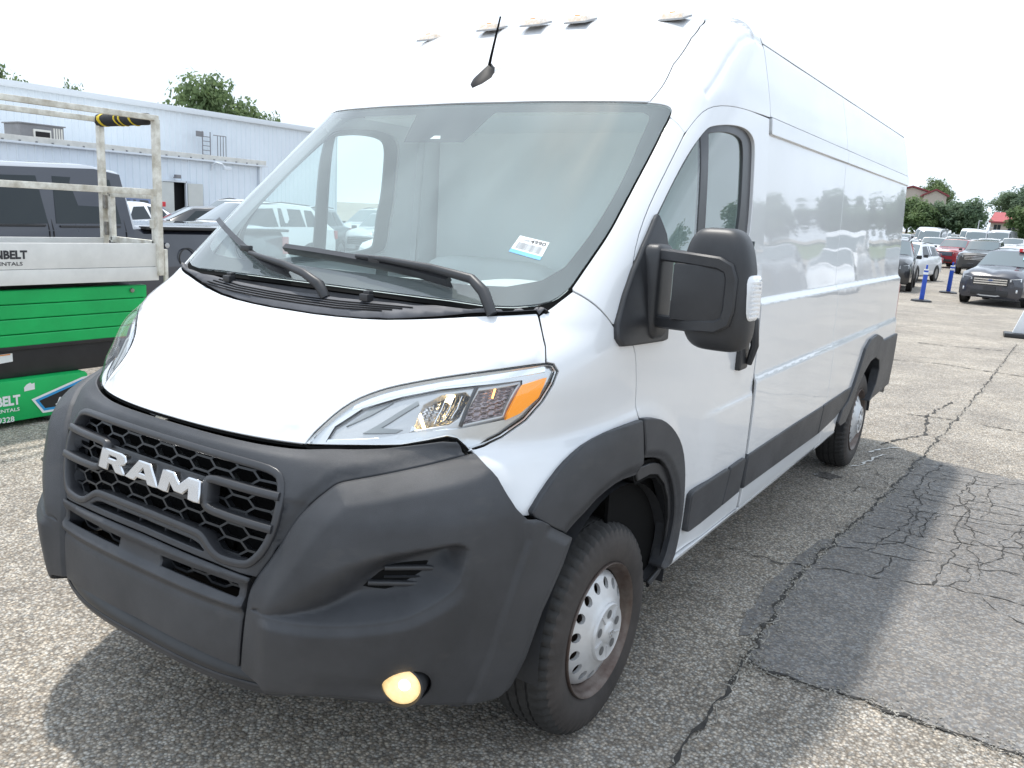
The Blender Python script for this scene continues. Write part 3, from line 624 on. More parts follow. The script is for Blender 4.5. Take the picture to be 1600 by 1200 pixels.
bump = panel('front_bumper', sym(sur_half), M['plastic'], van, holes=[sym(GH), sym(SLOT)], step=.013, disp=sur_d, depth=.05, hole_depth=.06, bev=.004, gap=.003, flange=0)
cen_half = [(0, .7455), (8, .7425), (11.6, .7375)] + [(11.2, .6998), (11.05, .6176), (10.8, .4811), (6.65, .4930), (0, .4990)]
LOW = [(2.5, .708), (7.36, .7125), (10.6, .7115), (10.75, .700), (10.7, .680), (10.5, .6735), (7.5, .676), (2.6, .6765)]
def cen_d(u, z): return .014 * np.exp(-((z - .728) / .013) ** 2) + .016 * np.exp(-((z - .658) / .012) ** 2) - .004 * np.exp(-((z - .635) / .01) ** 2) - .010 * smoothstep(.74, .75, z)
cen = panel('bumper_middle', sym(cen_half), M['plastic'], bump, holes=[LOW, [(-u, z) for u, z in LOW[::-1]]], step=.012, disp=cen_d, depth=.04, hole_depth=.05, bev=.004, gap=.002, flange=0)
dam_o = [(0, .505), (11.2, .490), (13.2, .462), (13.9, .425), (8, .418), (0, .420)]
panel('air_dam_top', sym(dam_o), M['mesh'], bump, off=-.010, depth=.03, step=.012, flange=0, disp=lambda u, z: -.075 * smoothstep(.416, .500, z))
lip = panel('air_dam', sym([(0, .4185), (8, .4165), (13.9, .4235), (14.4, .412), (13.6, .394), (8, .393), (0, .396)]), M['plastic'], bump, off=-.004, depth=.10, step=.012, bev=.006, flange=0)
SCO = T['sc_bot'] + T['sc_right'][1:] + T['sc_top'][1:]; FOG = [(22.05 + 1.50 * math.cos(t), .4740 + .0600 * math.sin(t)) for t in np.linspace(0, 2 * math.pi, 28)[:-1]]
ARC = [(29.2, .9)] + T['archcrease'] + [(24.2, .31), (40, .31), (40, .9)]
ramp = lambda t: np.where(t < .85, t, np.where(t > 1.15, 1.0, 1 - (1.15 - t) ** 2 / .6))
def off_line(L, q):
    p = np.array(dense([(u * KU, z) for u, z in L], .006, False)); t = np.gradient(p, axis=0); t /= np.linalg.norm(t, axis=1, keepdims=True) + 1e-9
    p = p + np.stack([-t[:, 1], t[:, 0]], 1) * q; return [(a / KU, b) for a, b in p]
def cor_d(u, z):
    s = np.abs(u)
    e0 = ldist(s, z, CT[:I12]); d = -.004 + .013 * smoothstep(0, .012, e0) + .026 * ramp(np.maximum(e0 - .012, 0) / .055)
    ins = in_poly(s * KU, z, [(a * KU, b) for a, b in SCO])
    db = ldist(s, z, T['sc_bot']); dt = ldist(s, z, T['sc_top']); dr = ldist(s, z, T['sc_right'])
    wt = np.interp(s, [12, 17, 21, 25], [.15, .14, .055, .035])
    q = [np.clip(db / .060, 1e-3, 1), np.clip(smoothstep(0, 1, dt / wt), 1e-3, 1), np.clip(smoothstep(0, .030, dr), 1e-3, 1)]
    depth = .088 * (sum(k ** -5 for k in q)) ** -.2
    d = d - np.where(ins, depth, 0)
    zb = np.interp(s, [p[0] for p in T['sc_bot']], [p[1] for p in T['sc_bot']])
    d = d + np.where((~ins) & (z < zb), .012 * smoothstep(0, .030, db) * np.exp(-(db / .16) ** 2), 0) * smoothstep(12.2, 14, s) * (1 - smoothstep(24.6, 26, s))
    d = d - .022 * np.exp(-((z - .465 + .012 * (22 - s) / 8) / .045) ** 2) * smoothstep(13, 21, s) * (1 - smoothstep(22.8, 24.0, s))
    d = d - .045 * (1 - smoothstep(0, .06, ldist(s, z, CA[7:13])))
    d = d - .016 * (1 - smoothstep(0, .030, ldist(s, z, CA[1:8]))) * smoothstep(26, 28, s)
    return d + .012 * smoothstep(-.004, .012, sdist(s, z, ARC))
cors = panel('bumper_corner', CT + CA, M['plastic'], bump, holes=[FOG], step=.009, disp=cor_d, depth=.04, hole_depth=.05, bev=.003, gap=.0025, flange=0, mirror=True, edge=.01, feats=[off_line(T['sc_bot'], q) for q in (-.03, -.02, -.010, -.004, -.001, .001, .006, .014, .03, .045, .058, .064)] + [off_line(T['sc_right'], q) for q in (-.006, 0, .006, .012, .018, .024, .030)] + [off_line(CT[:I12], -q) for q in (.003, .006, .009, .012, .015, .02, .03, .04, .05, .056, .062, .068, .076)] + [off_line(T['archcrease'], q) for q in (-.012, -.004, .004, .012)])
for s, c in zip((1, -1), cors):
    f = lambda L: [(s * u, z) for u, z in L]
    vt = panel('bumper_vent', f(T['ventp']), M['black'], c, off=-.034, step=.02, gap=0, smooth=1, depth=.03, flange=0)
    bodybar(f(T['ventc']), .013, .03, -.022, 'vent_frame', M['plastic2'], vt)
    bodybar(f([(a, b - .026 - .0) for a, b in T['ventc'][:3]]), .006, .02, -.028, 'vent_slat', M['plastic2'], vt)
    fc = np.array([[s * 21.95, .474]]); P, N = base_n(fc[:, 0], fc[:, 1]); P = P[0]; N = N[0]
    N = Vector((s * .42, -.90, 0)).normalized(); P = Vector(P) + N * .018 + Vector((0, 0, -.004))
    q = N.to_track_quat('Z', 'Y').to_matrix().to_4x4(); q.translation = P
    fl = MB(); fl.lathe([(-.02, .054), (.000, .0525), (.010, .040), (.015, .018), (.016, .0005)], axis='z', n=32)
    fl.v = [tuple(q @ Vector(p)) for p in fl.v]; lo = fl.build('fog_lamp', M['foglit'], c)
    fgb = MB(); fgb.lathe([(.013, .016), (.019, .012), (.021, .001)], axis='z', n=16); fgb.v = [tuple(q @ (Vector(p) + Vector((s * .012, .012, 0)))) for p in fgb.v]; fgb.build('fog_bulb', M['bulb'], lo)
    fr = MB(); fr.lathe([(-.06, .053), (.004, .0540), (.010, .0570), (.008, .0615), (-.09, .066)], axis='z', n=32)
    fr.v = [tuple(q @ Vector(p)) for p in fr.v]; fr.build('fog_lamp_ring', M['plastic2'], lo)
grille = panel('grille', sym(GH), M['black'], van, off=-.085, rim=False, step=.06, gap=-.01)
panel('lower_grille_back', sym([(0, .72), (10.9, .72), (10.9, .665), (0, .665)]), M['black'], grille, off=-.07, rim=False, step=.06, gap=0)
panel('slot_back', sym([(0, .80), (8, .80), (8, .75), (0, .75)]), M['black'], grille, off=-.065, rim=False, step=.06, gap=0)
bodybar(sym(GH), .022, .04, .010, 'grille_frame', M['satin'], grille, closed=True)
# honeycomb of stretched hexagons
def honeycomb(poly, cw, ch, off, name, z0, xshift=0.0, wz=.0062, skip=None):
    pin = [(u * KU, z) for u, z in poly]; mb = MB(); segs = []
    a = cw * .20; dx = cw * .5 + a * .5; dx = max(dx, a * 2.1)
    for c in range(-16, 17):
        for r in range(-9, 10):
            x = c * dx + xshift; z = z0 + r * ch + (c % 2) * ch / 2
            segs += [((x - a, z + ch / 2), (x + a, z + ch / 2)), ((x + a, z + ch / 2), (x + dx - a, z)), ((x + dx - a, z), (x + a, z - ch / 2))]
    seen = set()
    for p, q in segs:
        key = (round(p[0], 3), round(p[1], 3), round(q[0], 3), round(q[1], 3))
        if key in seen: continue
        seen.add(key)
        m = ((p[0] + q[0]) / 2, (p[1] + q[1]) / 2)
        ok = in_poly(np.array([p[0], q[0], m[0]]), np.array([p[1], q[1], m[1]]), pin)
        if not ok[2] or not ok.any(): continue
        if skip and in_poly(np.array([m[0]]), np.array([m[1]]), [(u * KU, z) for u, z in skip])[0]: continue
        Q, N = base_n(np.array([p[0], q[0]]) / KU, np.array([p[1], q[1]])); n = N.mean(0)
        A = Vector(Q[0] + n * (off - .009)); B = Vector(Q[1] + n * (off - .009)); mb.bar(A, B, wz, .018, up=n)
    o = mb.build(name, M['mesh'], grille, smooth=0); o['kind'] = 'stuff'; return o
honeycomb(sym(GH), .112, .037, -.022, 'grille_mesh', .905)
honeycomb(LOW, .10, .026, -.030, 'lower_grille_mesh', .692); honeycomb([(-u, z) for u, z in LOW], .10, .026, -.030, 'lower_grille_mesh', .692)
for s in (-1, 1):
    bodybar([(s * 13.05, .9500), (s * 7.4, .9540), (s * 6.55, .9510), (s * 6.35, .9420), (s * 6.6, .884), (s * 7.0, .8765), (s * 7.9, .8735), (s * 12.9, .8690)], .022, .045, .018, 'grille_bracket', M['satin'], grille)
for k in (-4.6, -1.6, 1.6, 4.6): bodybar([(k, .757), (k, .794)], .006, .02, -.025, 'slot_divider', M['satin'], grille, smooth=0)
panel('badge_plate', rect(-6.5, 6.5, .876, .950), M['mesh'], grille, off=.000, depth=.03, step=.03, bev=.004, flange=0)
# the word on the grille, cut as solid chrome letters
LET = {'R': ([(0, 0), (0, 1), (1.0, 1), (1.2, .93), (1.28, .74), (1.2, .54), (1.02, .42), (1.34, 0), (.90, 0), (.64, .36), (.42, .36), (.42, 0)], [[(.40, .56), (.40, .82), (.78, .82), (.88, .69), (.78, .56)]], 1.42),
       'A': ([(0, 0), (.50, 1), (1.05, 1), (1.55, 0), (1.12, 0), (1.03, .20), (.52, .20), (.43, 0)], [[(.60, .38), (.96, .38), (.78, .80)]], 1.62),
       'M': ([(0, 0), (.10, 1), (.56, 1), (.90, .52), (1.24, 1), (1.70, 1), (1.80, 0), (1.38, 0), (1.33, .54), (1.08, .18), (.72, .18), (.47, .54), (.42, 0)], [], 1.8)}
tot = 1.42 + 1.62 + 1.8; wu = 12.45; xo = -6.15
for ch in 'RAM':
    pl, hl, adv = LET[ch]; k = wu / tot
    f = lambda L: [(xo + p[0] * k, .8865 + .0525 * p[1]) for p in L]
    o = panel('badge_letter', f(pl), M['badge'], grille, holes=[f(h) for h in hl], off=.028, depth=.028, step=.02, gap=0, bev=.004, flange=0, edge=.03)
    xo += adv * k
# --- headlamps
LO = T['lamp_top'] + T['lamp_rest']
def dome(u, z): return .010 * smoothstep(0, .05, -1 * np.minimum(0, -sdist(np.abs(u), z, LO)))
def tray(u, z): return -.120 * smoothstep(0, .035, sdist(np.abs(u), z, LO))
BZ = T['bezel']; BW = T['bowl']; TU = T['turn']; AM = T['amber']
for s in (1, -1):
    f = lambda L: [(s * u, z) for u, z in L]
    lens = panel('headlamp', f(LO), M['clear'], van, off=.002, disp=dome, step=.015, gap=.003, depth=.012, bev=.003, flange=.008)
    panel('lamp_housing', f(LO), M['lamptray'], lens, disp=tray, step=.009, gap=.004, rim=False, edge=.01)
    BO = [(14.6, 1.085), (14.8, 1.125), (16.4, 1.172), (19.3, 1.208), (22.1, 1.232), (25.0, 1.246), (28.9, 1.259), (28.95, 1.235), (27.95, 1.146), (24.4, 1.126), (20.4, 1.1165), (18, 1.100)]
    panel('lamp_surround', f(LO), M['lamptray'], lens, holes=[f(BO)], off=-.014, gap=.006, step=.03, rim=False)
    panel('lamp_bezel', f(BO), M['lampgrey'], lens, holes=[f(BW), f(TU)], off=-.024, step=.02, gap=0, depth=.03, hole_depth=.03, flange=0, bev=.003)
    panel('chrome_brow', f(strip([(15.6, 1.166), (18.2, 1.2045), (22.5, 1.2420), (25.5, 1.2580), (28.6, 1.2720), (30.8, 1.2800)], .013)), M['chrome'], lens, off=-.012, step=.01, gap=0, depth=.02, flange=0, bev=.003)
    panel('chrome_brow', f(strip([(14.5, 1.0830), (17, 1.0885), (20.2, 1.0970), (23.3, 1.1140), (25, 1.112), (27.2, 1.118)], .009)), M['reflector'], lens, off=-.016, step=.01, gap=0, depth=.02, flange=0, bev=.003)
    bodybar(f([(24.35, 1.130), (25.15, 1.246)]), .010, .02, -.016, 'lamp_divider', M['satin'], lens, smooth=0)
    cx, cz = np.mean([p[0] for p in BW]), np.mean([p[1] for p in BW])
    def bowl_d(u, z):
        r = np.hypot((np.abs(u) - cx) * KU, z - cz); return -.075 * np.clip(1 - (r / .085) ** 2, 0, 1) + .005 * np.sin(np.abs(u) * 14)
    panel('lamp_bowl', f(BW), M['reflector'], lens, off=-.022, disp=bowl_d, step=.008, gap=-.004, rim=False, edge=.01)
    P = [Vector(on_body(np.array([s * a]), np.array([b]), -.032)[0]) for a, b in ((20.9, 1.172), (21.7, 1.124))]
    b = MB(); b.tube([P[0], (P[0] + P[1]) / 2, P[1]], .004); b.build('running_lamp', M['bulb'], lens)
    P = [Vector(on_body(np.array([s * a]), np.array([b]), -.04)[0]) for a, b in ((23.2, 1.232), (23.05, 1.205))]
    b = MB(); b.tube(P, .0075); b.build('low_beam_bulb', M['bulb'], lens)
    for k in range(6):
        a = 22.55 + .33 * k; bodybar(f([(a - .25, 1.142 + .003 * k), (a + .1, 1.180), (a + .18, 1.221 + .001 * k)]), .0030, .03, -.036, 'reflector_flute', M['satin'] if k % 2 else M['chrome'], lens, smooth=0, bev=.0006)
    panel('lamp_fin', f([(17.1, 1.1150), (17.6, 1.1260), (20.6, 1.2020), (20.75, 1.1930), (18.3, 1.1300), (20.0, 1.1260), (19.6, 1.1180)]), M['inkgrey'], lens, off=-.019, step=.02, gap=0, depth=.004, flange=0, bev=.001)
    panel('lamp_fin', f([(15.6, 1.1300), (16.9, 1.1700), (18.6, 1.1930), (17.2, 1.1600)]), M['inkgrey'], lens, off=-.020, step=.02, gap=0, depth=.004, flange=0, bev=.001)
    def rib(u, z): return .006 * np.sin(z * 420) * np.sin(np.abs(u) * 5.2)
    panel('turn_lamp', f(TU), M['turnrefl'], lens, off=-.040, disp=rib, step=.006, gap=0, rim=False)
    P = [Vector(on_body(np.array([s * a]), np.array([b]), -.03)[0]) for a, b in ((26.75, 1.243), (26.7, 1.208))]
    b = MB(); b.tube(P, .003); b.build('turn_bulb', M['bulb2'], lens)
    panel('side_marker', f(AM), M['amber'], lens, off=-.004, step=.015, gap=0, depth=.012, flange=0, bev=.002)
# --- door mirrors
def superbox(c, d, n=(4, 3, 4), res=28, shape=None):
    V = []; F = []
    for i in range(res + 1):
        ph = -math.pi / 2 + math.pi * i / res
        for j in range(res * 2):
            th = 2 * math.pi * j / (res * 2)
            e = lambda v, p: math.copysign(abs(v) ** p, v)
            x = e(math.cos(ph), 2 / n[2]) * e(math.cos(th), 2 / n[0]); y = e(math.cos(ph), 2 / n[2]) * e(math.sin(th), 2 / n[1]); z = e(math.sin(ph), 2 / n[2])
            p = Vector((c[0] + x * d[0] / 2, c[1] + y * d[1] / 2, c[2] + z * d[2] / 2))
            V.append(shape(p) if shape else p)
    m = res * 2
    for i in range(res):
        for j in range(m): F.append((i * m + j, i * m + (j + 1) % m, (i + 1) * m + (j + 1) % m, (i + 1) * m + j))
    return V, F
for s in (1,):
    mb = MB()
    def shp(p):
        t = (p.z - 1.51) / .18; x = p.x
        if t > .35: x = 1.225 + (x - 1.225) * (1 - .22 * (t - .35))
        return Vector((s * (x + .012 * (1 - t)), p.y + .012 * abs(t) ** 2, p.z))
    V, F = superbox((1.222, .105, 1.512), (.215, .135, .365), (4.5, 2.6, 4.2), shape=shp); mb.add(V, F)
    mir = mb.build('door_mirror', M['plastic2'], van, smooth=60)
    sl_ = panel('mirror_base', [(s * u, z) for u, z in [(44.0, 1.7154), (41.6, 1.62), (40.0, 1.5478), (38.7, 1.47), (37.75, 1.3911), (37.8, 1.355), (38.4, 1.335), (46.5, 1.325), (46.6, 1.42), (46.0, 1.56), (45.2, 1.66)]], M['plastic2'], mir, off=.020, depth=.035, step=.02, gap=0, bev=.008, flange=0)
    mb = MB(); V, F = superbox((1.012, .145, 1.485), (.075, .13, .30), (4, 4, 5), 12, lambda p: Vector((s * p.x, p.y, p.z))); mb.add(V, F); mb.build('mirror_hinge', M['plastic2'], mir, smooth=60)
    pth = [(1.0, .135, 1.603), (1.08, .075, 1.603), (1.16, .046, 1.600), (1.25, .035, 1.594), (1.281, .036, 1.580), (1.292, .037, 1.55), (1.292, .037, 1.46), (1.284, .037, 1.425), (1.255, .037, 1.408), (1.16, .046, 1.402), (1.08, .075, 1.398), (1.0, .135, 1.393)]
    mb = MB(); hw = .0185
    P3 = [Vector((s * a, b, c)) for a, b, c in pth]; V = []; F = []
    cen_ = Vector((s * 1.12, .05, 1.5))
    for i, p in enumerate(P3):
        t = (P3[min(i + 1, len(P3) - 1)] - P3[max(i - 1, 0)]).normalized(); yv = Vector((0, 1, 0)); sd = t.cross(yv).normalized()
        V += [p + sd * hw * .7 - yv * .009, p + sd * hw - yv * .003, p + sd * hw + yv * .042, p - sd * hw + yv * .042, p - sd * hw - yv * .003, p - sd * hw * .7 - yv * .009]
    for i in range(len(P3) - 1):
        for k in range(6): F.append((i * 6 + k, i * 6 + (k + 1) % 6, (i + 1) * 6 + (k + 1) % 6, (i + 1) * 6 + k))
    F += [(5, 4, 3, 2, 1, 0), tuple((len(P3) - 1) * 6 + k for k in range(6))]
    mb.add(V, F); mb.build('mirror_arm', M['plastic2'], mir, smooth=40)
    mb = MB(); mb.box((s * 1.193, .050, 1.50), (.165, .03, .17)); mb.build('mirror_recess', M['plastic2'], mir, bevel=.008)
    mb = MB(); V, F = superbox((1.335, .10, 1.497), (.040, .075, .135), (5, 4, 5), 10, lambda p: Vector((s * (p.x), p.y + (p.x - 1.335) * .3, p.z))); mb.add(V, F)
    for k in range(9): mb.bar((s * 1.352, .052, 1.445 + .0125 * k), (s * 1.356, .115, 1.445 + .0125 * k), .006, .005)
    mb.build('mirror_turn_lamp', mat('white_lamp_lens', (.78, .79, .80), .12, coat=1), mir, smooth=50)
    mb = MB(); mb.box((s * 1.222, .168, 1.52), (.17, .006, .28)); mb.build('mirror_glass', M['mirror'], mir)
# --- wipers
def bodypts(L, off): return [Vector(on_body(np.array([float(u)]), np.array([float(z)]), o)[0]) for (u, z), o in zip(L, off if isinstance(off, list) else [off] * len(L))]
def wiper(pivot, arm, blade, nm='wiper'):
    mb = MB(); P = bodypts(arm, [.01, .045, .058, .056, .050, .044][:len(arm)]); mb.tube(P, [.016, .018, .015, .013, .010, .008][:len(arm)], 8)
    o = mb.build(nm, M['plastic2'], van, smooth=50)
    mb = MB(); P = bodypts(blade, .030); N = [(base_n(np.array([float(u)]), np.array([float(z)]))[1][0]) for u, z in blade]
    for i in range(len(P) - 1): mb.bar(P[i], P[i + 1], .020, .020, up=N[i])
    P = bodypts(blade, .010)
    for i in range(len(P) - 1): mb.bar(P[i], P[i + 1], .007, .02, up=N[i])
    mb.build('wiper_blade', M['satin'], o)
    P = bodypts([blade[len(blade) // 2]], .044); mb = MB(); mb.box(P[0], (.05, .02, .022)); mb.build('wiper_joint', M['plastic2'], o, bevel=.004)
wiper(None, [(25.14, 1.404), (24.2, 1.440), (22.8, 1.462), (17.5, 1.482), (10, 1.497), (4.5, 1.503)], [(-10.4, 1.5165), (-4, 1.512), (2, 1.506), (8, 1.4985), (14, 1.488), (19.5, 1.470)])
wiper(None, [(3.15, 1.392), (2.2, 1.405), (-1.2, 1.425), (-6, 1.446), (-11, 1.463), (-15, 1.478)], [(-31.2, 1.590), (-27, 1.565), (-22, 1.531), (-16.5, 1.492), (-11.5, 1.462), (-6, 1.4425)])
# --- aerial and roof marker lamps
mb = MB(); pts = [(.46, 2.168), (.50, 2.225), (.55, 2.275), (.585, 2.295), (.605, 2.295), (.635, 2.262), (.655, 2.30), (.56, 2.19)]
V = []; F = []; prof = [(.480, 2.190, .008), (.505, 2.222, .026), (.545, 2.262, .034), (.58, 2.292, .026), (.605, 2.302, .014), (.640, 2.280, .008)]; basez = lambda y: float(np.interp(y, T_[:, 1], T_[:, 0]))
T_ = globals()['SECT']
for y, z, hw in prof: b = basez(y) - .01; V += [(-hw * 1.7, y, b), (-hw, y, (b + z) / 2), (0, y, z), (hw, y, (b + z) / 2), (hw * 1.7, y, b)]
for i in range(len(prof) - 1):
    for k in range(4): F.append((i * 5 + k, i * 5 + k + 1, (i + 1) * 5 + k + 1, (i + 1) * 5 + k))
F += [(0, 1, 2, 3, 4), tuple((len(prof) - 1) * 5 + k for k in (4, 3, 2, 1, 0))]
mb.add(V, F); ant = mb.build('aerial', M['aerial'], van, smooth=60)
mb = MB(); mb.tube([(0, .588, 2.288), (0, .60, 2.33), (0, .652, 2.492)], [.0065, .0055, .0035], 8); mb.build('aerial_rod', M['black'], ant)
for x in (-.60, -.19, .045, .255, .64):
    u0 = math.degrees(math.atan2(abs(x), YC - .86)) * (1 if x >= 0 else -1); y = .85 + .10 * (abs(x) / .64) ** 2; z = basez(y - .10 * (abs(x) / .64) ** 2) + .004
    zr = z - .002
    mb = MB()
    mb.add([(x - .05, y - .045, zr - .004), (x + .05, y - .045, zr - .004), (x + .05, y + .05, zr + .030), (x - .05, y + .05, zr + .030), (x - .042, y - .028, zr + .030), (x + .042, y - .028, zr + .030), (x + .038, y + .045, zr + .044), (x - .038, y + .045, zr + .044)], [(0, 1, 5, 4), (1, 2, 6, 5), (2, 3, 7, 6), (3, 0, 4, 7), (4, 5, 6, 7)])
    o = mb.build('marker_lamp', mat('marker_lens', (.75, .70, .64), .15, coat=1, var=(60, .3, (.62, .45, .28))), van, bevel=.006)
    mb = MB(); mb.add([(x - .053, y - .048, zr - .004), (x + .053, y - .048, zr - .004), (x + .052, y + .05, zr + .028), (x - .052, y + .05, zr + .028), (x - .05, y - .045, zr + .004), (x + .05, y - .045, zr + .004), (x + .05, y + .05, zr + .036), (x - .05, y + .05, zr + .036)], [(0, 1, 5, 4), (1, 2, 6, 5), (3, 0, 4, 7), (4, 5, 6, 7)]); mb.build('marker_base', M['lampbase'], o)
    mb = MB(); mb.box((x - .004, y - .015, zr + .030), (.022, .012, .010)); mb.build('marker_bulb', M['amber'], o)
# --- wheels
def make_wheel(side):
    """built with its outer side towards +x, hub at the origin"""
    tw = []
    prof = [(-.222, .215), (-.226, .24), (-.224, .30), (-.212, .338), (-.196, .354), (-.170, .3605)]
    for gx in (-.150, -.112, -.074): prof += [(gx - .005, .362), (gx - .004, .354), (gx + .004, .354), (gx + .005, .362)]
    prof += [(-.052, .3605), (-.030, .3545), (-.014, .340), (-.003, .312), (0.001, .290), (.0005, .268), (-.004, .250), (-.008, .236), (-.014, .226)]
    js = [i for i, p in enumerate(prof) if -.06 < p[0] < -.012 and p[1] > .33]
    jt = [i for i, p in enumerate(prof) if p[1] > .3595]
    def md(j, k, a, r): return (a, r - (.013 if (j in js and k % 3 == 0) else 0) - (.004 if (j in jt and k % 3 == 1) else 0))
    mis = [1 if (p[0] > -.035 and p[1] < .345) else 0 for p in prof]
    t = MB(); t.lathe(prof, n=174, mis=mis, mod=md)
    r = MB(); r.lathe([(-.013, .2285), (-.004, .2290), (-.001, .2265), (-.006, .2185), (-.022, .2120), (-.040, .2050), (-.046, .1985), (-.060, .1970), (-.085, .1950), (-.12, .19), (-.12, .02)], n=96)
    # pressed cover with round hand holes
    ring = [(.196 * math.cos(a), .196 * math.sin(a)) for a in np.linspace(0, 2 * math.pi, 97)[:-1]]
    holes = [[(.1525 * math.cos(a), .1525 * math.sin(a))] for a in []]
    hs = []
    for k in range(16):
        a = 2 * math.pi * (k + .5) / 16; c = (.1575 * math.cos(a), .1575 * math.sin(a))
        hs.append([(c[0] + .0185 * math.cos(q) * math.cos(a) - .0165 * math.sin(q) * math.sin(a), c[1] + .0185 * math.cos(q) * math.sin(a) + .0165 * math.sin(q) * math.cos(a)) for q in np.linspace(0, 2 * math.pi, 21)[:-1]])
    V2, F = cdt(ring, hs, .008)
    def hx(rr): return np.interp(rr, [0, .100, .108, .125, .175, .190, .196], [.012, .012, .004, -.004, -.026, -.040, -.050])
    cv = MB(); rr = np.hypot(V2[:, 0], V2[:, 1]); V = [(float(h), float(a), float(b)) for h, (a, b) in zip(hx(rr), V2)]; cv.add(V, [tuple(int(i) for i in f) for f in F])
    for h in hs:
        m = len(h); P = [(float(hx(math.hypot(*p))), p[0], p[1]) for p in h] + [(float(hx(math.hypot(*p))) - .012, p[0], p[1]) for p in h]; cv.add(P, [(i, (i + 1) % m, (i + 1) % m + m, i + m) for i in range(m)])
    hub = MB(); hub.lathe([(.006, .101), (.016, .099), (.020, .094), (.018, .088), (.017, .040), (.021, .036), (.026, .028), (.028, .002)], n=64)
    lugs = []
    for k in range(5):
        a = 2 * math.pi * k / 5 + .3
        L = [Vector((.0175, (.064 + .015 * math.cos(q)) * math.cos(a) - .013 * math.sin(q) * math.sin(a) * 1.2, (.064 + .015 * math.cos(q)) * math.sin(a) + .013 * math.sin(q) * math.cos(a) * 1.2)) for q in np.linspace(0, 2 * math.pi, 17)[:-1]]
        lg = MB(); lugs.append(lg); lg.add([p + Vector((.0015, 0, 0)) for p in L] + [Vector((.019, .064 * math.cos(a), .064 * math.sin(a)))], [(i, (i + 1) % 16, 16) for i in range(16)])
        a2 = a + math.pi / 5
        hub.bar((.020, .048 * math.cos(a2), .048 * math.sin(a2)), (.018, .090 * math.cos(a2), .090 * math.sin(a2)), .004, .006, up=(1, 0, 0))
    emb = MB()
    for q in range(3): emb.box((.030, .009 * math.cos(q * 2.1 + .5), .009 * math.sin(q * 2.1 + .5)), (.004, .010, .009))
    return t, r, cv, hub, lugs, emb
WP = make_wheel(1); first = {}
for (x, y) in ((.997, 0), (.997, 4.038), (-.997, 0), (-.997, 4.038)):
    s = 1 if x > 0 else -1
    if not first:
        ty = WP[0].build('wheel', [M['rubber'], M['sidewall']], van, smooth=50); ri = WP[1].build('rim', M['steel_rim'], ty, smooth=50); co = WP[2].build('wheel_cover', M['silver'], ty, smooth=50)
        hu = WP[3].build('hub_cap', M['silver'], ty, smooth=50); rg = mat('recess_grey', (.10, .10, .10), .6); lus = [g.build('lug_recess', rg, ty) for g in WP[4]]; em = WP[5].build('hub_emblem', M['chrome'], ty, bevel=.001)
        first = [ty, ri, co, hu, em] + lus; objs = first
    else:
        objs = [o.copy() for o in first]
        for o in objs: COL.objects.link(o)
        for o in objs[1:]: o.parent = objs[0]
    objs[0].location = (x, y, .362); objs[0].rotation_euler = (R(23 * len(bpy.data.objects) % 90) * 0 + (.4 if y > 0 else 0), 0, R(180) if s < 0 else 0)
# wheel houses and underside
for s in (-1, 1):
    for yc in (0, 4.038):
        V = []; n = 25; r = .43 if yc == 0 else .42; mb = MB()
        for i in range(n):
            a = R(-9 + 199 * i / (n - 1)); yy, zz = yc + .05 * (yc == 0) + r * 1.06 * math.cos(a), .42 + r * math.sin(a)
            V += [(s * .992, yy, zz), (s * .62, yy, zz)]
        F = [(2 * i, 2 * i + 1, 2 * i + 3, 2 * i + 2) for i in range(n - 1)]; F.append(tuple(2 * i + 1 for i in range(n)))
        mb.add(V, F); mb.build('wheel_housing', M['plastic2'], van, smooth=60)
mb = MB(); mb.box((0, 2.1, .40), (1.16, 5.7, .16)); mb.box((0, -.25, .62), (1.3, 1.05, .5)); mb.box((0, 2.05, .43), (1.84, 2.9, .06)); mb.box((0, 4.75, .45), (1.84, .4, .06))
mb.build('underbody', M['black'], van)
for s in (-1, 1):
    mb = MB(); mb.box((s * .945, .66, .78), (.012, 1.2, .74)); mb.build('kick_panel', M['black'], van)
# --- cabin
mb = MB(); mb.prism([(-.30, 1.30), (-.20, 1.375), (.10, 1.405), (.34, 1.395), (.42, 1.33), (.40, .85), (-.30, .85)], 'x', -.90, .90); dash = mb.build('dashboard', M['dash'], van, bevel=.03, seg=3)
mb = MB(); V, F = superbox((.48, .20, 1.405), (.46, .34, .13), (3, 3, 2.5), 14); mb.add(V, F); V, F = superbox((-.02, .16, 1.40), (.34, .28, .07), (3, 3, 2.5), 12); mb.add(V, F); V, F = superbox((-.55, .22, 1.395), (.5, .30, .06), (4, 3, 2.5), 12); mb.add(V, F); mb.build('instrument_hood', M['dash'], dash, smooth=60)
mb = MB(); mb.box((-.20, .12, 1.418), (.16, .11, .006)); mb.box((.14, .10, 1.42), (.10, .10, .006)); mb.build('dash_tray', M['satin'], dash)
mb = MB()
tor = [(.19 * math.cos(a), .19 * math.sin(a)) for a in np.linspace(0, 2 * math.pi, 33)]; mb.tube([(.48 + a, .52 - b * .5, 1.22 + b * .85) for a, b in tor], .015, 8, cap=False); mb.box((.48, .50, 1.22), (.14, .05, .10)); mb.build('steering_wheel', M['satin'], van)
mb = MB(); mb.box((0, 1.46, 1.30), (1.86, .03, 1.72)); mb.build('bulkhead', M['trim'], van)
mb = MB(); mb.box((0, 1.13, 2.13), (1.78, .66, .02)); mb.build('cabin_lining', M['trim'], van); mb = MB(); mb.box((0, 1.0, .52), (1.80, .86, .03)); mb.build('cabin_floor', M['trim'], van)
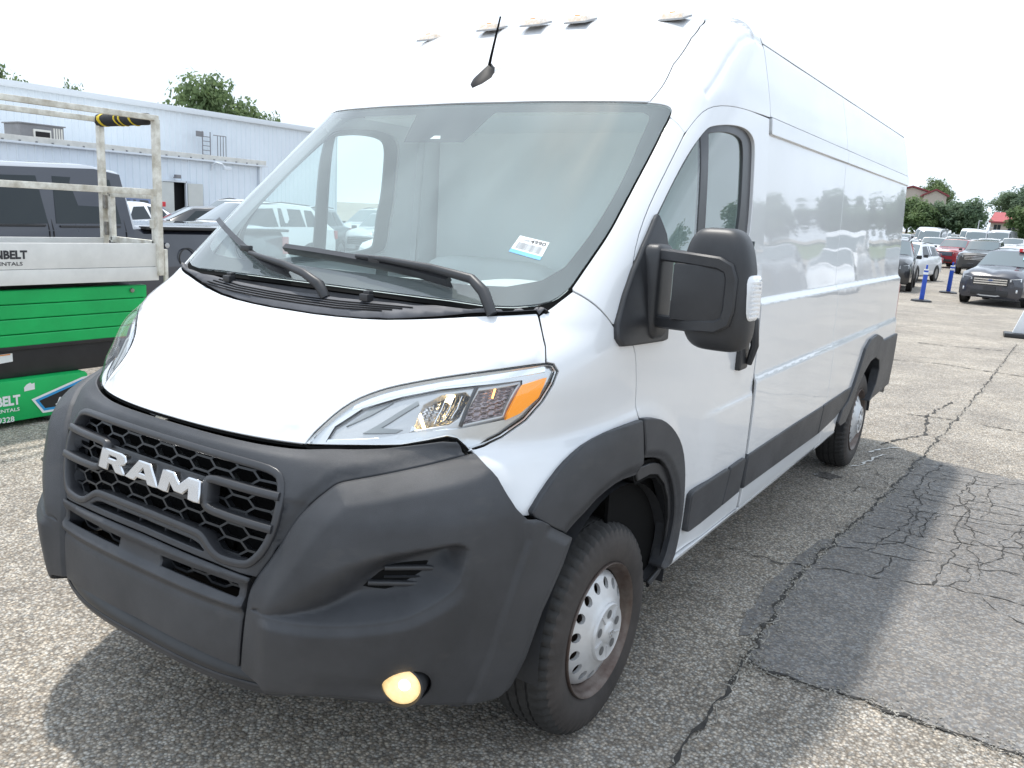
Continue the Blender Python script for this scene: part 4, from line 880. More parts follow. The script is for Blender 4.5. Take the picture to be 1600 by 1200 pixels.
for x, wd in ((.50, .52), (-.42, .86)):
    mb = MB(); V, F = superbox((x, .98, .86), (wd, .56, .22), (6, 5, 3), 12); mb.add(V, F); V, F = superbox((x, 1.26, 1.18), (wd, .20, .58), (6, 3, 5), 12); mb.add(V, F); mb.build('seat', M['seat'], van, smooth=60)
# ------------------------------------------------------------------ GROUND
def gz(x, y):                                                # the lot is level, then a bank climbs beyond the parked rows
    y = np.asarray(y, float); return -.22 * smoothstep(5.5, 26, y) + .55 * smoothstep(62, 95, y) + 1.5 * smoothstep(92, 112, y) + 1.2 * smoothstep(112, 190, y)
def asphalt(name, stones=True, dark=(.30, .280, .250), mid=(.460, .427, .376), light=(.68, .64, .57), stain=1.0, amt=1.0, patch=None):
    m = bpy.data.materials.new(name); m.use_nodes = True; n = m.node_tree; b = n.nodes['Principled BSDF']; L = n.links.new
    g = n.nodes.new('ShaderNodeNewGeometry'); pos = g.outputs['Position']
    def noise(sc, det=4, ro=.6, di=0):
        z = n.nodes.new('ShaderNodeTexNoise'); z.inputs['Scale'].default_value = sc; z.inputs['Detail'].default_value = det; z.inputs['Roughness'].default_value = ro; z.inputs['Distortion'].default_value = di; L(pos, z.inputs['Vector']); return z.outputs['Fac']
    def ramp(f, a, c1, b_, c2, mid_=None):
        r = n.nodes.new('ShaderNodeValToRGB'); r.color_ramp.elements[0].position = a; r.color_ramp.elements[0].color = (*c1, 1); r.color_ramp.elements[1].position = b_; r.color_ramp.elements[1].color = (*c2, 1)
        if mid_: e = r.color_ramp.elements.new(mid_[0]); e.color = (*mid_[1], 1)
        L(f, r.inputs[0]); return r.outputs[0]
    def mix(f, a, c, mode='MIX'):
        x = n.nodes.new('ShaderNodeMix'); x.data_type = 'RGBA'; x.blend_type = mode
        for i, v in ((0, f), (6, a), (7, c)):
            if isinstance(v, (int, float)): x.inputs[i].default_value = v
            elif isinstance(v, tuple): x.inputs[i].default_value = (*v, 1)
            else: L(v, x.inputs[i])
        return x.outputs[2]
    v = n.nodes.new('ShaderNodeTexVoronoi'); v.inputs['Scale'].default_value = 92; L(pos, v.inputs['Vector'])
    v2 = n.nodes.new('ShaderNodeTexVoronoi'); v2.inputs['Scale'].default_value = 210; L(pos, v2.inputs['Vector'])
    sep = n.nodes.new('ShaderNodeSeparateColor'); L(v.outputs['Color'], sep.inputs[0])
    st = ramp(sep.outputs[0], .10, dark, .92, light, (.5, mid))
    tint = mix(sep.outputs[1], (1.05, .99, .92), (.93, .98, 1.04))
    st = mix(1.0, st, tint, 'MULTIPLY')
    crev = ramp(v.outputs['Distance'], .30, (1, 1, 1), .62, (.55, .53, .51))
    st = mix(amt, st, mix(1.0, st, crev, 'MULTIPLY'))
    fine = ramp(v2.outputs['Distance'], .1, (1.06, 1.05, 1.03), .7, (.86, .86, .86)); st = mix(1.0, st, fine, 'MULTIPLY')
    big = ramp(noise(.55, 5, .62, .4), .34, (.76, .76, .77), .62, (1.06, 1.05, 1.03)); st = mix(stain, st, mix(1.0, st, big, 'MULTIPLY'))
    md = ramp(noise(3.2, 5, .7), .38, (.80, .79, .78), .62, (1.05, 1.05, 1.05)); st = mix(.8 * stain, st, mix(1.0, st, md, 'MULTIPLY'))
    oil = ramp(noise(1.1, 6, .7, 1.2), .66, (1, 1, 1), .74, (.62, .60, .58)); st = mix(.8, st, mix(1.0, st, oil, 'MULTIPLY'))
    L(st, b.inputs['Base Color']); b.inputs['Roughness'].default_value = .88; b.inputs['Specular IOR Level'].default_value = .3
    bp = n.nodes.new('ShaderNodeBump'); bp.inputs['Strength'].default_value = .75 * amt; bp.inputs['Distance'].default_value = .004; bp.invert = True
    L(v.outputs['Distance'], bp.inputs['Height']); L(bp.outputs[0], b.inputs['Normal'])
    return m
M['asphalt'] = asphalt('worn_asphalt')
M['patch'] = asphalt('smooth_asphalt_patch', dark=(.180, .174, .168), mid=(.226, .218, .210), light=(.34, .328, .31), stain=.7, amt=.35)
M['crack'] = mat('crack_dark', (.045, .042, .038), .95, var=(30, .4))
M['crumb'] = mat('pale_crumbs', (.34, .32, .28), .9, var=(20, .5))
xs = np.concatenate([np.linspace(-900, -60, 10), np.linspace(-50, 50, 51), np.linspace(60, 900, 10)]); ys = np.concatenate([np.linspace(-900, -60, 10), np.linspace(-50, 5, 12), np.linspace(6, 130, 125), np.linspace(150, 900, 10)])
GX, GY = np.meshgrid(xs, ys); GZ = gz(GX, GY)
me = bpy.data.meshes.new('ground'); nx = len(xs)
me.from_pydata([(float(a), float(b), float(c)) for a, b, c in zip(GX.ravel(), GY.ravel(), GZ.ravel())], [], [(j * nx + i, j * nx + i + 1, (j + 1) * nx + i + 1, (j + 1) * nx + i) for j in range(len(ys) - 1) for i in range(nx - 1)])
me.materials.append(M['asphalt']); tag(link('ground', me), kind='structure')
def wob(L, h, amp, seed=0):
    """resample a line and shake it sideways"""
    q = dense(L, h, False); rs = np.random.RandomState(seed); k = rs.randn(len(q), 2) * amp; k[0] = k[-1] = 0
    k = (k + np.roll(k, 1, 0)) * .6
    return [(p[0] + d[0], p[1] + d[1]) for p, d in zip(q, k)]
pl = wob([(1.27, .80), (1.34, .765), (1.6, .765), (1.87, .77), (2.23, .76), (2.9, .78), (4.2, .80)], .05, .010, 1) + [(4.3, 2.0), (4.3, 4.7)] + wob([(4.3, 4.72), (2.6, 4.60), (2.09, 4.59), (1.75, 4.63), (1.53, 4.70), (1.37, 4.76)], .06, .02, 2) + wob([(1.365, 4.70), (1.35, 3.76), (1.30, 2.81), (1.26, 2.33), (1.235, 1.91), (1.23, 1.53), (1.26, 1.14), (1.27, .83)], .05, .012, 3)
V2, F2 = cdt(pl, [], .4)
raw_mesh('asphalt_patch', [(x, y, .004) for x, y in V2], F2, [(0, 0, 1)] * len(V2), [0] * len(F2), M['patch'])['kind'] = 'structure'
strip_patch = [(1.18, .95), (1.235, 1.0), (1.225, 1.5), (1.225, 1.95), (1.255, 2.4), (1.20, 2.35), (1.13, 1.9), (1.12, 1.4)]
V2, F2 = cdt(wob(strip_patch + strip_patch[:1], .05, .012, 9)[:-1], [], .3)
raw_mesh('asphalt_patch', [(x, y, .003) for x, y in V2], F2, [(0, 0, 1)] * len(V2), [0] * len(F2), M['patch'])['kind'] = 'structure'
def crack(L, wd, seed, z=.0065, m=None, amp=None, name='asphalt_crack'):
    p = wob(L, .035, amp if amp is not None else .011, seed); a = np.array(p); t = np.gradient(a, axis=0); t /= np.linalg.norm(t, axis=1, keepdims=True) + 1e-9
    rs = np.random.RandomState(seed + 50); n_ = np.stack([-t[:, 1], t[:, 0]], 1); wv = wd * np.clip(.75 + .55 * rs.randn(len(a)), .15, 2.0); wv[0] = wv[-1] = wd * .1
    V = [(x, y, z + float(gz(x, y))) for x, y in a + n_ * wv[:, None] / 2] + [(x, y, z + float(gz(x, y))) for x, y in a - n_ * wv[:, None] / 2]; k = len(a)
    mb = MB(); mb.add(V, [(i, i + 1, k + i + 1, k + i) for i in range(k - 1)]); return tag(mb.build(name, m or M['crack'], smooth=0), kind='structure')
seam = [(1.60, 15.03), (1.52, 9.09), (1.46, 6.75), (1.385, 4.73), (1.35, 3.76), (1.29, 2.81), (1.25, 2.33), (1.222, 1.91), (1.218, 1.53), (1.245, 1.14), (1.262, .80), (1.28, .56), (1.28, .35), (1.28, .16), (1.28, -.05), (1.28, -.5)]
crack(seam, .014, 1, .0070); crack([(x + .014, y) for x, y in seam], .005, 2, .0064, M['crumb'], .016)
fr = [(1.262, .80), (1.34, .745), (1.47, .74), (1.6, .765), (1.74, .768), (1.87, .765), (2.04, .755), (2.15, .755), (2.23, .755), (3.2, .77)]
crack(fr, .012, 3, .0070); crack([(x, y - .012) for x, y in fr], .005, 4, .0064, M['crumb'], .014)
CR_ = [([(.50, 1.84), (.64, 1.86), (.86, 1.87), (1.1, 1.86), (1.235, 1.90)], .010), ([(1.23, 1.90), (1.3, 1.95), (1.51, 1.99), (1.74, 2.06), (1.85, 2.12), (1.99, 2.13), (2.18, 2.13), (2.9, 2.2)], .009),
       ([(1.30, 2.79), (1.51, 2.80), (1.74, 2.82), (1.96, 2.89), (2.15, 3.01), (2.8, 3.1)], .008), ([(1.79, 2.08), (1.81, 2.47), (1.84, 2.84), (1.78, 3.05), (1.81, 3.5), (1.74, 3.85), (1.8, 4.5)], .008),
       ([(1.30, 2.45), (1.45, 2.47), (1.57, 2.61), (1.57, 2.93), (1.56, 3.43), (1.48, 3.7), (1.48, 4.17), (1.55, 4.6)], .008), ([(1.27, 2.30), (1.5, 2.36), (1.7, 2.40), (1.81, 2.47), (2.0, 2.5), (2.3, 2.62)], .007),
       ([(1.31, 3.2), (1.5, 3.22), (1.75, 3.35), (2.0, 3.40), (2.4, 3.6)], .007), ([(1.33, 3.7), (1.48, 3.70), (1.8, 3.75), (2.2, 3.95)], .007), ([(1.36, 4.15), (1.6, 4.2), (2.0, 4.25)], .007), ([(1.36, 4.4), (1.7, 4.42), (2.1, 4.5)], .006),
       ([(1.85, 2.12), (1.93, 2.3), (1.92, 2.5), (2.05, 2.75), (2.03, 3.0), (2.12, 3.4)], .006), ([(1.99, 2.13), (2.06, 2.0), (2.2, 1.9), (2.4, 1.86)], .007), ([(1.51, 1.99), (1.56, 2.18), (1.55, 2.35)], .006), ([(1.66, 2.85), (1.63, 3.05), (1.70, 3.3)], .005), ([(1.9, 3.4), (1.95, 3.7), (1.9, 4.0)], .006),
       ([(-.6, 10.3), (.34, 10.4), (.85, 10.63), (1.34, 10.47), (1.87, 10.41), (3, 10.5)], .03), ([(1.05, 4.9), (1.3, 5.6), (1.2, 6.5), (1.32, 7.5)], .02), ([(1.0, 6.4), (1.5, 6.5), (2.6, 6.3)], .02), ([(.2, 13.2), (1.6, 13.5), (3.2, 13.2)], .04), ([(1.05, 3.9), (1.15, 4.1), (1.30, 3.75)], .008), ([(1.1, 3.3), (1.16, 3.55), (1.32, 3.6)], .007), ([(1.04, 4.35), (1.2, 4.5), (1.37, 4.6)], .008), ([(-2.9, 1.6), (-2.2, 1.55), (-1.6, 1.9)], .02), ([(-3.6, .9), (-2.6, 1.0), (-1.4, .7)], .02), ([(-3.2, .3), (-2.3, .22), (-1.2, .5)], .014)]
rs = np.random.RandomState(31)
for y in (2.62, 2.95, 3.08, 3.3, 3.52, 3.62, 3.86, 4.0, 4.28, 4.5):
    x = 1.33 + rs.rand() * .25; L = [(x, y)]
    while x < 2.1 + rs.rand() * 1.2: x += rs.uniform(.12, .3); y += rs.randn() * .045; L.append((x, y))
    CR_.append((L, .0055))
for x in (1.42, 1.66, 1.98, 2.18, 2.4, 2.7):
    y = 2.2 + rs.rand() * .6; L = [(x, y)]
    while y < 4.2 + rs.rand() * .4: y += rs.uniform(.1, .28); x += rs.randn() * .06; L.append((x, y))
    CR_.append((L, .0055))
for i, (L, wd) in enumerate(CR_): crack(L, wd, 20 + i)
crack([(1.0, 4.02), (1.09, 4.29), (1.13, 4.56), (1.18, 4.60)], .018, 77, .0075, mat('white_dried_paint', (.62, .61, .58), .8), .012, 'paint_streak')
crack([(1.02, 4.55), (1.10, 4.80), (1.22, 4.95)], .020, 78, .0075, bpy.data.materials['white_dried_paint'], .012, 'paint_streak')
# a damp spot under the rear tyre, a few loose stones
def blotch(c, rx, ry, m, seed, z, name):
    rs = np.random.RandomState(seed); L = [(c[0] + rx * (1 + .25 * rs.randn()) * math.cos(a), c[1] + ry * (1 + .25 * rs.randn()) * math.sin(a)) for a in np.linspace(0, 2 * math.pi, 22)[:-1]]
    L = chaikin(L, 2, True, 170); V2, F2 = cdt(dense(L, .05), [], .1); raw_mesh(name, [(x, y, z) for x, y in V2], F2, [(0, 0, 1)] * len(V2), [0] * len(F2), m)['kind'] = 'structure'
blotch((.90, 3.66), .08, .08, mat('wet_asphalt', (.16, .15, .14), .25, var=(40, .5), bump=(120, .6)), 5, .0045, 'damp_spot')
mb = MB(); rs = np.random.RandomState(8)
def pebble(x, y, r):
    q = Matrix.Rotation(rs.rand() * 6, 3, 'Z') @ Matrix.Rotation(rs.rand() * 6, 3, 'X'); s_ = [Vector(v) for v in ((1, 0, 0), (-1, 0, 0), (0, .8, 0), (0, -.8, 0), (0, 0, .6), (0, 0, -.6))]
    mb.add([q @ (v * r * (.7 + .6 * rs.rand())) + Vector((x, y, r * .5 + .004)) for v in s_], [(0, 2, 4), (2, 1, 4), (1, 3, 4), (3, 0, 4), (2, 0, 5), (1, 2, 5), (3, 1, 5), (0, 3, 5)])
for k in range(900):
    i = rs.randint(0, 8); L = seam[3:12] if k % 3 else fr; j = rs.randint(0, len(L) - 1); t = rs.rand(); pebble(L[j][0] * (1 - t) + L[j + 1][0] * t + rs.randn() * .03, L[j][1] * (1 - t) + L[j + 1][1] * t + rs.randn() * .03, .003 + .005 * rs.rand())
for k in range(500): pebble(1.3 + 3 * rs.rand(), .8 + 3.9 * rs.rand(), .002 + .003 * rs.rand() ** 2)
tag(mb.build('loose_gravel', M['crumb'], smooth=0), kind='stuff')
# ------------------------------------------------------------------ SCISSOR LIFT at the left
M['green'] = mat('green_paint', (.002, .42, .10), .5, var=(3, .12), bump=(20, .04)); M['rail'] = mat('cream_rail_paint', (.80, .78, .70), .5, var=(9, .10, (.42, .38, .30))); M['cream'] = mat('cream_panel', (.72, .715, .68), .5, var=(4, .10))
M['blackp'] = mat('black_painted_steel', (.018, .018, .020), .4, var=(6, .3)); M['yellow'] = mat('yellow_band', (.72, .52, .02), .6); M['foam'] = mat('black_foam', (.022, .022, .024), .7, var=(25, .3)); M['whitep'] = mat('white_print', (.78, .79, .78), .5); M['cyan'] = mat('blue_print_line', (.03, .30, .62), .4)
M['bluepanel'] = mat('skyblue_print', (.02, .2, .45), .4); M['hinge'] = mat('hinge_steel', (.3, .28, .25), .4, metal=.7, var=(20, .4))
LX = -4.03; LW = .78; Y1 = 1.73; Y0 = -.72
lift = empty('scissor_lift', (LX - LW / 2, .5, 0), 0, 'green and cream scissor lift with open guard rails left of the van', 'scissor lift')
def L_(mb, name, m, bevel=.0, parent=lift, **k):
    o = mb.build(name, m, parent, bevel=bevel, **k); return o
def lbuild(mb, name, m, bevel=0.0, parent=None, **k):
    c = lift.location if parent is None else Vector((0, 0, 0))
    if parent is None: mb.v = [(v[0] - c.x, v[1] - c.y, v[2] - c.z) for v in mb.v]
    else: mb.v = [(v[0] - lift.location.x, v[1] - lift.location.y, v[2]) for v in mb.v]
    return mb.build(name, m, parent or lift, bevel=bevel, **k)
mb = MB(); mb.prism([(Y0 - .2, .045), (1.02, .045), (1.09, .10), (1.09, .325), (1.075, .345), (Y0 - .2, .345)], 'x', LX - LW, LX); chassis = lbuild(mb, 'chassis', M['green'], .012)
mb = MB(); mb.box((LX - LW / 2, .50, .455), (LW - .16, 2.5, .215)); mb.box((LX - .07, .52, .567), (.05, 2.4, .03)); lbuild(mb, 'lower_frame', M['blackp'], .006)
zz = [.575, .665, .775, .880, .985]
for a, b in zip(zz[:-1], zz[1:]):
    mb = MB(); mb.prism([(LX - .075, a + .004), (LX - .03, a + .012), (LX - .022, b - .016), (LX - .035, b - .004), (LX - .075, b - .004)], 'y', Y0, Y1 - .12)
    mb.v = [(v[0], v[2], v[1]) if False else v for v in mb.v]
    mb2 = MB(); P = [(LX - .11, a + .002), (LX - .048, a + .003), (LX - .043, a + .009), (LX - .041, b - .010), (LX - .046, b - .003), (LX - .11, b - .001)]; n = len(P)
    mb2.add([(p[0], Y0, p[1]) for p in P] + [(p[0], Y1 - .10, p[1]) for p in P], [tuple(range(n)), tuple(range(2 * n - 1, n - 1, -1))] + [(i, i + n, (i + 1) % n + n, (i + 1) % n) for i in range(n)])
    lbuild(mb2, 'scissor_arm', M['green'], 0)
mb = MB(); mb.box((LX - LW / 2, .5, .78), (LW - .25, 2.2, .40)); lbuild(mb, 'scissor_stack', M['blackp'])
for x in (LX - .012, LX - LW + .012):
    mb = MB(); mb.box((x, .5, 1.075), (.024, 2.44, .108)); mb.box((x - .004, .5, 1.225), (.020, 2.44, .185)); t_ = lbuild(mb, 'toe_board', M['cream'], .004)
mb = MB(); mb.box((LX - LW / 2, .5, 1.10), (LW - .05, 2.42, .06)); lbuild(mb, 'platform_deck', M['blackp'])
def rail(name, a, b, w_=.038, h_=.038, m=None): mb = MB(); mb.bar(a, b, w_, h_); return lbuild(mb, name, m or M['rail'], .006)
for x in (LX, LX - LW):
    rail('guard_rail', (x, Y0, 2.29), (x, Y1 + .02, 2.29), .042, .042); rail('guard_rail', (x, Y0, 1.72), (x, Y1, 1.72), .038, .048)
    rail('guard_post', (x, Y1 - .0, 1.06), (x, Y1 - .0, 2.28), .048, .055); rail('guard_post', (x, .3, 1.3), (x, .3, 1.72)); rail('guard_post', (x, Y0, 1.06), (x, Y0, 2.28))
rail('guard_rail', (LX - LW, Y1, 1.72), (LX - LW + .1, Y1, 1.72)); 
mb = MB(); mb.tube([(LX - .06, Y1, 2.285), (LX - .10, Y1, 2.285), (LX - LW + .03, Y1, 2.285), (LX - LW + .005, Y1, 2.285)], [.02, .046, .052, .052], 14); pad = lbuild(mb, 'foam_pad', M['foam'])
for t, wd in ((.0, .040), (.36, .014), (.46, .014), (.68, .014)):
    xa = LX - LW + .03 + t * .66; mb = MB(); mb.tube([(xa, Y1, 2.285), (xa + wd, Y1, 2.285)], .0535, 14)
    for i, v in enumerate(mb.v): mb.v[i] = (v[0] + abs(v[2] - 2.300) * .8, v[1], v[2])
    lbuild(mb, 'foam_stripe', M['yellow'], parent=pad)
rail('end_rail', (LX - LW, Y1, 2.285), (LX, Y1, 2.285), .03, .03)
ga, gb = LX - LW + .09, LX - .07
mb = MB(); yg = Y1 + .02
for a, b in (((ga, yg, 1.30), (ga, yg, 1.69)), ((gb, yg, 1.30), (gb, yg, 1.67)), ((ga, yg, 1.69), (gb, yg, 1.69)), ((ga, yg, 1.31), (gb, yg, 1.31))): mb.bar(a, b, .045, .05)
mb.tube([(LX - LW + .02, yg, 1.71), (LX - LW - .0, yg, 1.66), (ga, yg, 1.52)], .012, 6); gate = lbuild(mb, 'gate', M['rail'], .004)
for z in (1.40, 1.62): mb = MB(); mb.box((ga - .03, yg + .03, z), (.03, .02, .11)); mb.box((ga - .03, yg - .035, z), (.03, .02, .11)); lbuild(mb, 'gate_hinge', M['hinge'], parent=gate)
mb = MB(); mb.box((gb + .03, yg - .03, 1.47), (.06, .05, .07)); lbuild(mb, 'gate_latch', M['rail'], .006, parent=gate)
mb = MB(); mb.box((LX + .004, Y1 + .01, 1.20), (.012, .05, .26)); mb.box((LX + .004, Y1 + .05, 1.12), (.03, .03, .30)); lbuild(mb, 'corner_plate', M['rail'], .006)
for z in (1.13, 1.16, 1.27, 1.24):
    mb = MB(); mb.lathe([(.0, .007), (.006, .006), (.007, .0005)], (LX + .010, Y1 + .0, z), 'x', 10); lbuild(mb, 'bolt', M['hinge'])
mb = MB(); mb.lathe([(0, .018), (.012, .016), (.013, .001)], (LX - .035, 1.50, .945), 'x', 16); lbuild(mb, 'pivot_pin', M['hinge'])
def words(s, x, yR, z, h, m, name, bold=.03, sq=1.0, parent=lift, shear=0):
    """lettering on the side face x, its right end at yR"""
    V2, F2, asp = text2d(s, bold, shear); c = lift.location
    V = [(x - c.x, yR - (asp - a) * h * sq - c.y, z + b * h - c.z) for a, b in V2]
    return raw_mesh(name, V, F2, [(1, 0, 0)] * len(V), [0] * len(F2), m, parent)
words('SUNBELT', LX - .004, .700, 1.205, .062, M['ink'], 'company_name', .045, .95); words('RENTALS', LX - .004, .665, 1.160, .026, M['ink'], 'company_line', .015, 1.35)
words('SUNBELT', LX + .002, .585, .165, .075, M['whitep'], 'company_name', .045, .8); words('RENTALS', LX + .002, .575, .120, .026, M['whitep'], 'company_line', .015, 1.2); words('9328', LX + .002, .535, .045, .042, M['whitep'], 'fleet_number', .02, 1.0)
def decal(pts, m, name, x): 
    c = lift.location; V = [(x - c.x, y - c.y, z - c.z) for y, z in pts]; return raw_mesh(name, V, [tuple(range(len(V)))], [(1, 0, 0)] * len(V), [0], m, lift)
arw = [(.660, .190), (.735, .075), (1.10, .075), (1.10, .312), (1.04, .306)]
decal(arw, M['whitep'], 'maker_panel', LX + .0040); decal(inset(arw, .016), M['cyan'], 'maker_panel', LX + .0046); decal(inset(arw, .034), M['blackp'], 'maker_panel', LX + .0052)
words('JLG', LX + .0062, .955, .122, .055, M['whitep'], 'maker_name', .05, 1.25, shear=.35)
decal([(.615, .255), (.69, .262), (.69, .310), (.67, .305), (.66, .315), (.635, .305), (.615, .285)], M['whitep'], 'weight_sign', LX + .0022)
decal([(.20, .44), (.585, .47), (.585, .53), (.20, .52)], M['whitep'], 'warning_label', LX - .070); decal([(.28, .507), (.57, .520), (.57, .528), (.28, .516)], mat('orange_print', (.8, .28, .05), .6), 'warning_stripe', LX - .0690)
for y in (-.4, .86):
    for x in (LX - .06, LX - LW + .06): mb = MB(); mb.lathe([(-.05, .10), (-.05, .155), (-.04, .165), (.04, .165), (.05, .155), (.05, .10)], (x, y, .165), 'x', 28, close=True); mb.lathe([(-.02, .001), (-.02, .1), (.03, .1), (.035, .001)], (x, y, .165), 'x', 20); lbuild(mb, 'wheel', M['rubber'])
# ------------------------------------------------------------------ CARS
M['carwind'] = mat('car_windscreen', (.085, .115, .125), .05, spec=.7, coat=1.0)
M['carglass'] = mat('car_glass', (.020, .027, .030), .04, spec=.4); M['cartrim'] = mat('car_black_trim', (.02, .02, .021), .5); M['lampclear'] = mat('car_headlamp', (.70, .72, .74), .1, metal=.4, coat=1)
M['tail'] = mat('car_tail_lamp', (.35, .015, .015), .2, coat=1); M['alloy'] = mat('alloy_wheel', (.45, .46, .47), .3, metal=.8); M['plate'] = mat('blank_plate', (.03, .03, .033), .4)
def paint(n, c): return mat('car_paint_' + n, c, .28, metal=.0, coat=1.0, var=(2, .04))
PAINT = {'white': paint('white', (.72, .73, .74)), 'silver': paint('silver', (.42, .43, .45)), 'grey': paint('grey', (.07, .075, .085)), 'black': paint('black', (.018, .019, .022)), 'red': paint('red', (.28, .012, .016)), 'blue': paint('blue', (.03, .06, .16)), 'charcoal': paint('charcoal', (.026, .029, .042)), 'bluegrey': paint('bluegrey', (.10, .15, .21))}
# stations: y, z low, z belt, z top, half width low, belt, top ; cab = (front of bonnet glass, roof start, roof end, tail)
KIND = {
 'crossover': dict(L=4.55, r=.345, ax=(.92, 3.62), st=[(0, .36, .78, .84, .66, .64, .54), (.10, .24, .88, .94, .85, .81, .67), (.35, .22, .97, 1.03, .90, .86, .72), (.95, .22, 1.01, 1.09, .92, .89, .76), (1.28, .22, 1.03, 1.12, .92, .90, .76), (2.02, .22, 1.04, 1.60, .92, .90, .62), (2.9, .22, 1.06, 1.655, .92, .90, .62), (3.85, .24, 1.08, 1.60, .92, .89, .60), (4.42, .30, 1.06, 1.14, .88, .84, .66), (4.55, .40, .90, .96, .74, .70, .58)], ws=(4, 5), roof=(5, 7), rear=(7, 8), win=[(1.62, 2.60), (2.66, 3.45), (3.50, 3.92)], h=1.66),
 'sedan': dict(L=4.75, r=.33, ax=(.93, 3.70), st=[(0, .32, .56, .60, .64, .62, .50), (.10, .20, .66, .71, .83, .80, .64), (.40, .18, .78, .83, .89, .85, .72), (1.2, .18, .90, .95, .91, .87, .74), (1.5, .18, .92, .98, .91, .88, .74), (2.35, .18, .95, 1.41, .91, .88, .58), (3.0, .18, .97, 1.45, .91, .88, .57), (3.6, .20, .99, 1.36, .91, .87, .56), (4.25, .22, 1.0, 1.06, .90, .85, .66), (4.62, .26, .98, 1.03, .86, .80, .64), (4.75, .36, .78, .82, .74, .70, .58)], ws=(4, 5), roof=(5, 7), rear=(7, 8), win=[(1.95, 2.86), (2.92, 3.75)], h=1.46),
 'pickup': dict(L=5.85, r=.40, ax=(1.0, 4.55), st=[(0, .44, .98, 1.06, .82, .80, .70), (.12, .36, 1.12, 1.18, .95, .92, .80), (.5, .34, 1.20, 1.25, .99, .96, .86), (1.35, .34, 1.26, 1.31, 1.0, .97, .86), (1.55, .34, 1.28, 1.34, 1.0, .97, .86), (2.25, .34, 1.30, 1.88, 1.0, .97, .77), (3.45, .34, 1.32, 1.93, 1.0, .97, .77), (3.74, .34, 1.33, 1.89, 1.0, .97, .75), (3.80, .34, 1.32, 1.36, 1.0, .97, .90), (3.86, .36, 1.28, 1.33, 1.0, .97, .92), (5.78, .40, 1.28, 1.33, 1.0, .97, .92), (5.85, .48, 1.22, 1.28, .96, .93, .88)], ws=(4, 5), roof=(5, 7), rear=(7, 8), win=[(1.92, 2.86), (2.94, 3.62)], h=1.94),
 'van': dict(L=5.9, r=.36, ax=(.95, 4.6), st=[(0, .34, .80, .90, .80, .78, .66), (.10, .26, 1.0, 1.08, .97, .92, .78), (.45, .26, 1.2, 1.28, 1.0, .96, .80), (.80, .26, 1.36, 1.44, 1.0, .98, .84), (.86, .26, 1.38, 1.48, 1.0, .98, .84), (1.55, .26, 1.45, 2.30, 1.0, .98, .80), (2.2, .26, 1.45, 2.50, 1.0, .98, .82), (5.75, .28, 1.45, 2.50, 1.0, .98, .82), (5.9, .34, 1.45, 2.42, .97, .96, .78)], ws=(4, 5), roof=(5, 7), rear=None, win=[(1.15, 2.0)], h=2.52)}
KIND['suv'] = dict(KIND['crossover']); KIND['suv'] = {**KIND['crossover'], 'L': 4.9, 'r': .38, 'st': [(y * 1.077, z1 + .03, z2 * 1.08, z3 * 1.085, a * 1.04, b * 1.04, c * 1.08) for y, z1, z2, z3, a, b, c in KIND['crossover']['st']], 'ax': (.99, 3.9), 'win': [(a * 1.077, b * 1.077) for a, b in KIND['crossover']['win']], 'h': 1.80}
def ring(s):
    y, z1, z2, z3, a, b, c = s
    return [(0, z1), (a * .88, z1), (a, z1 + .10), (a * 1.005, (z1 + z2) * .5 + .08), (b, z2), (c, z3), (c * .86, z3 + .035), (c * .4, z3 + .055), (0, z3 + .06)]
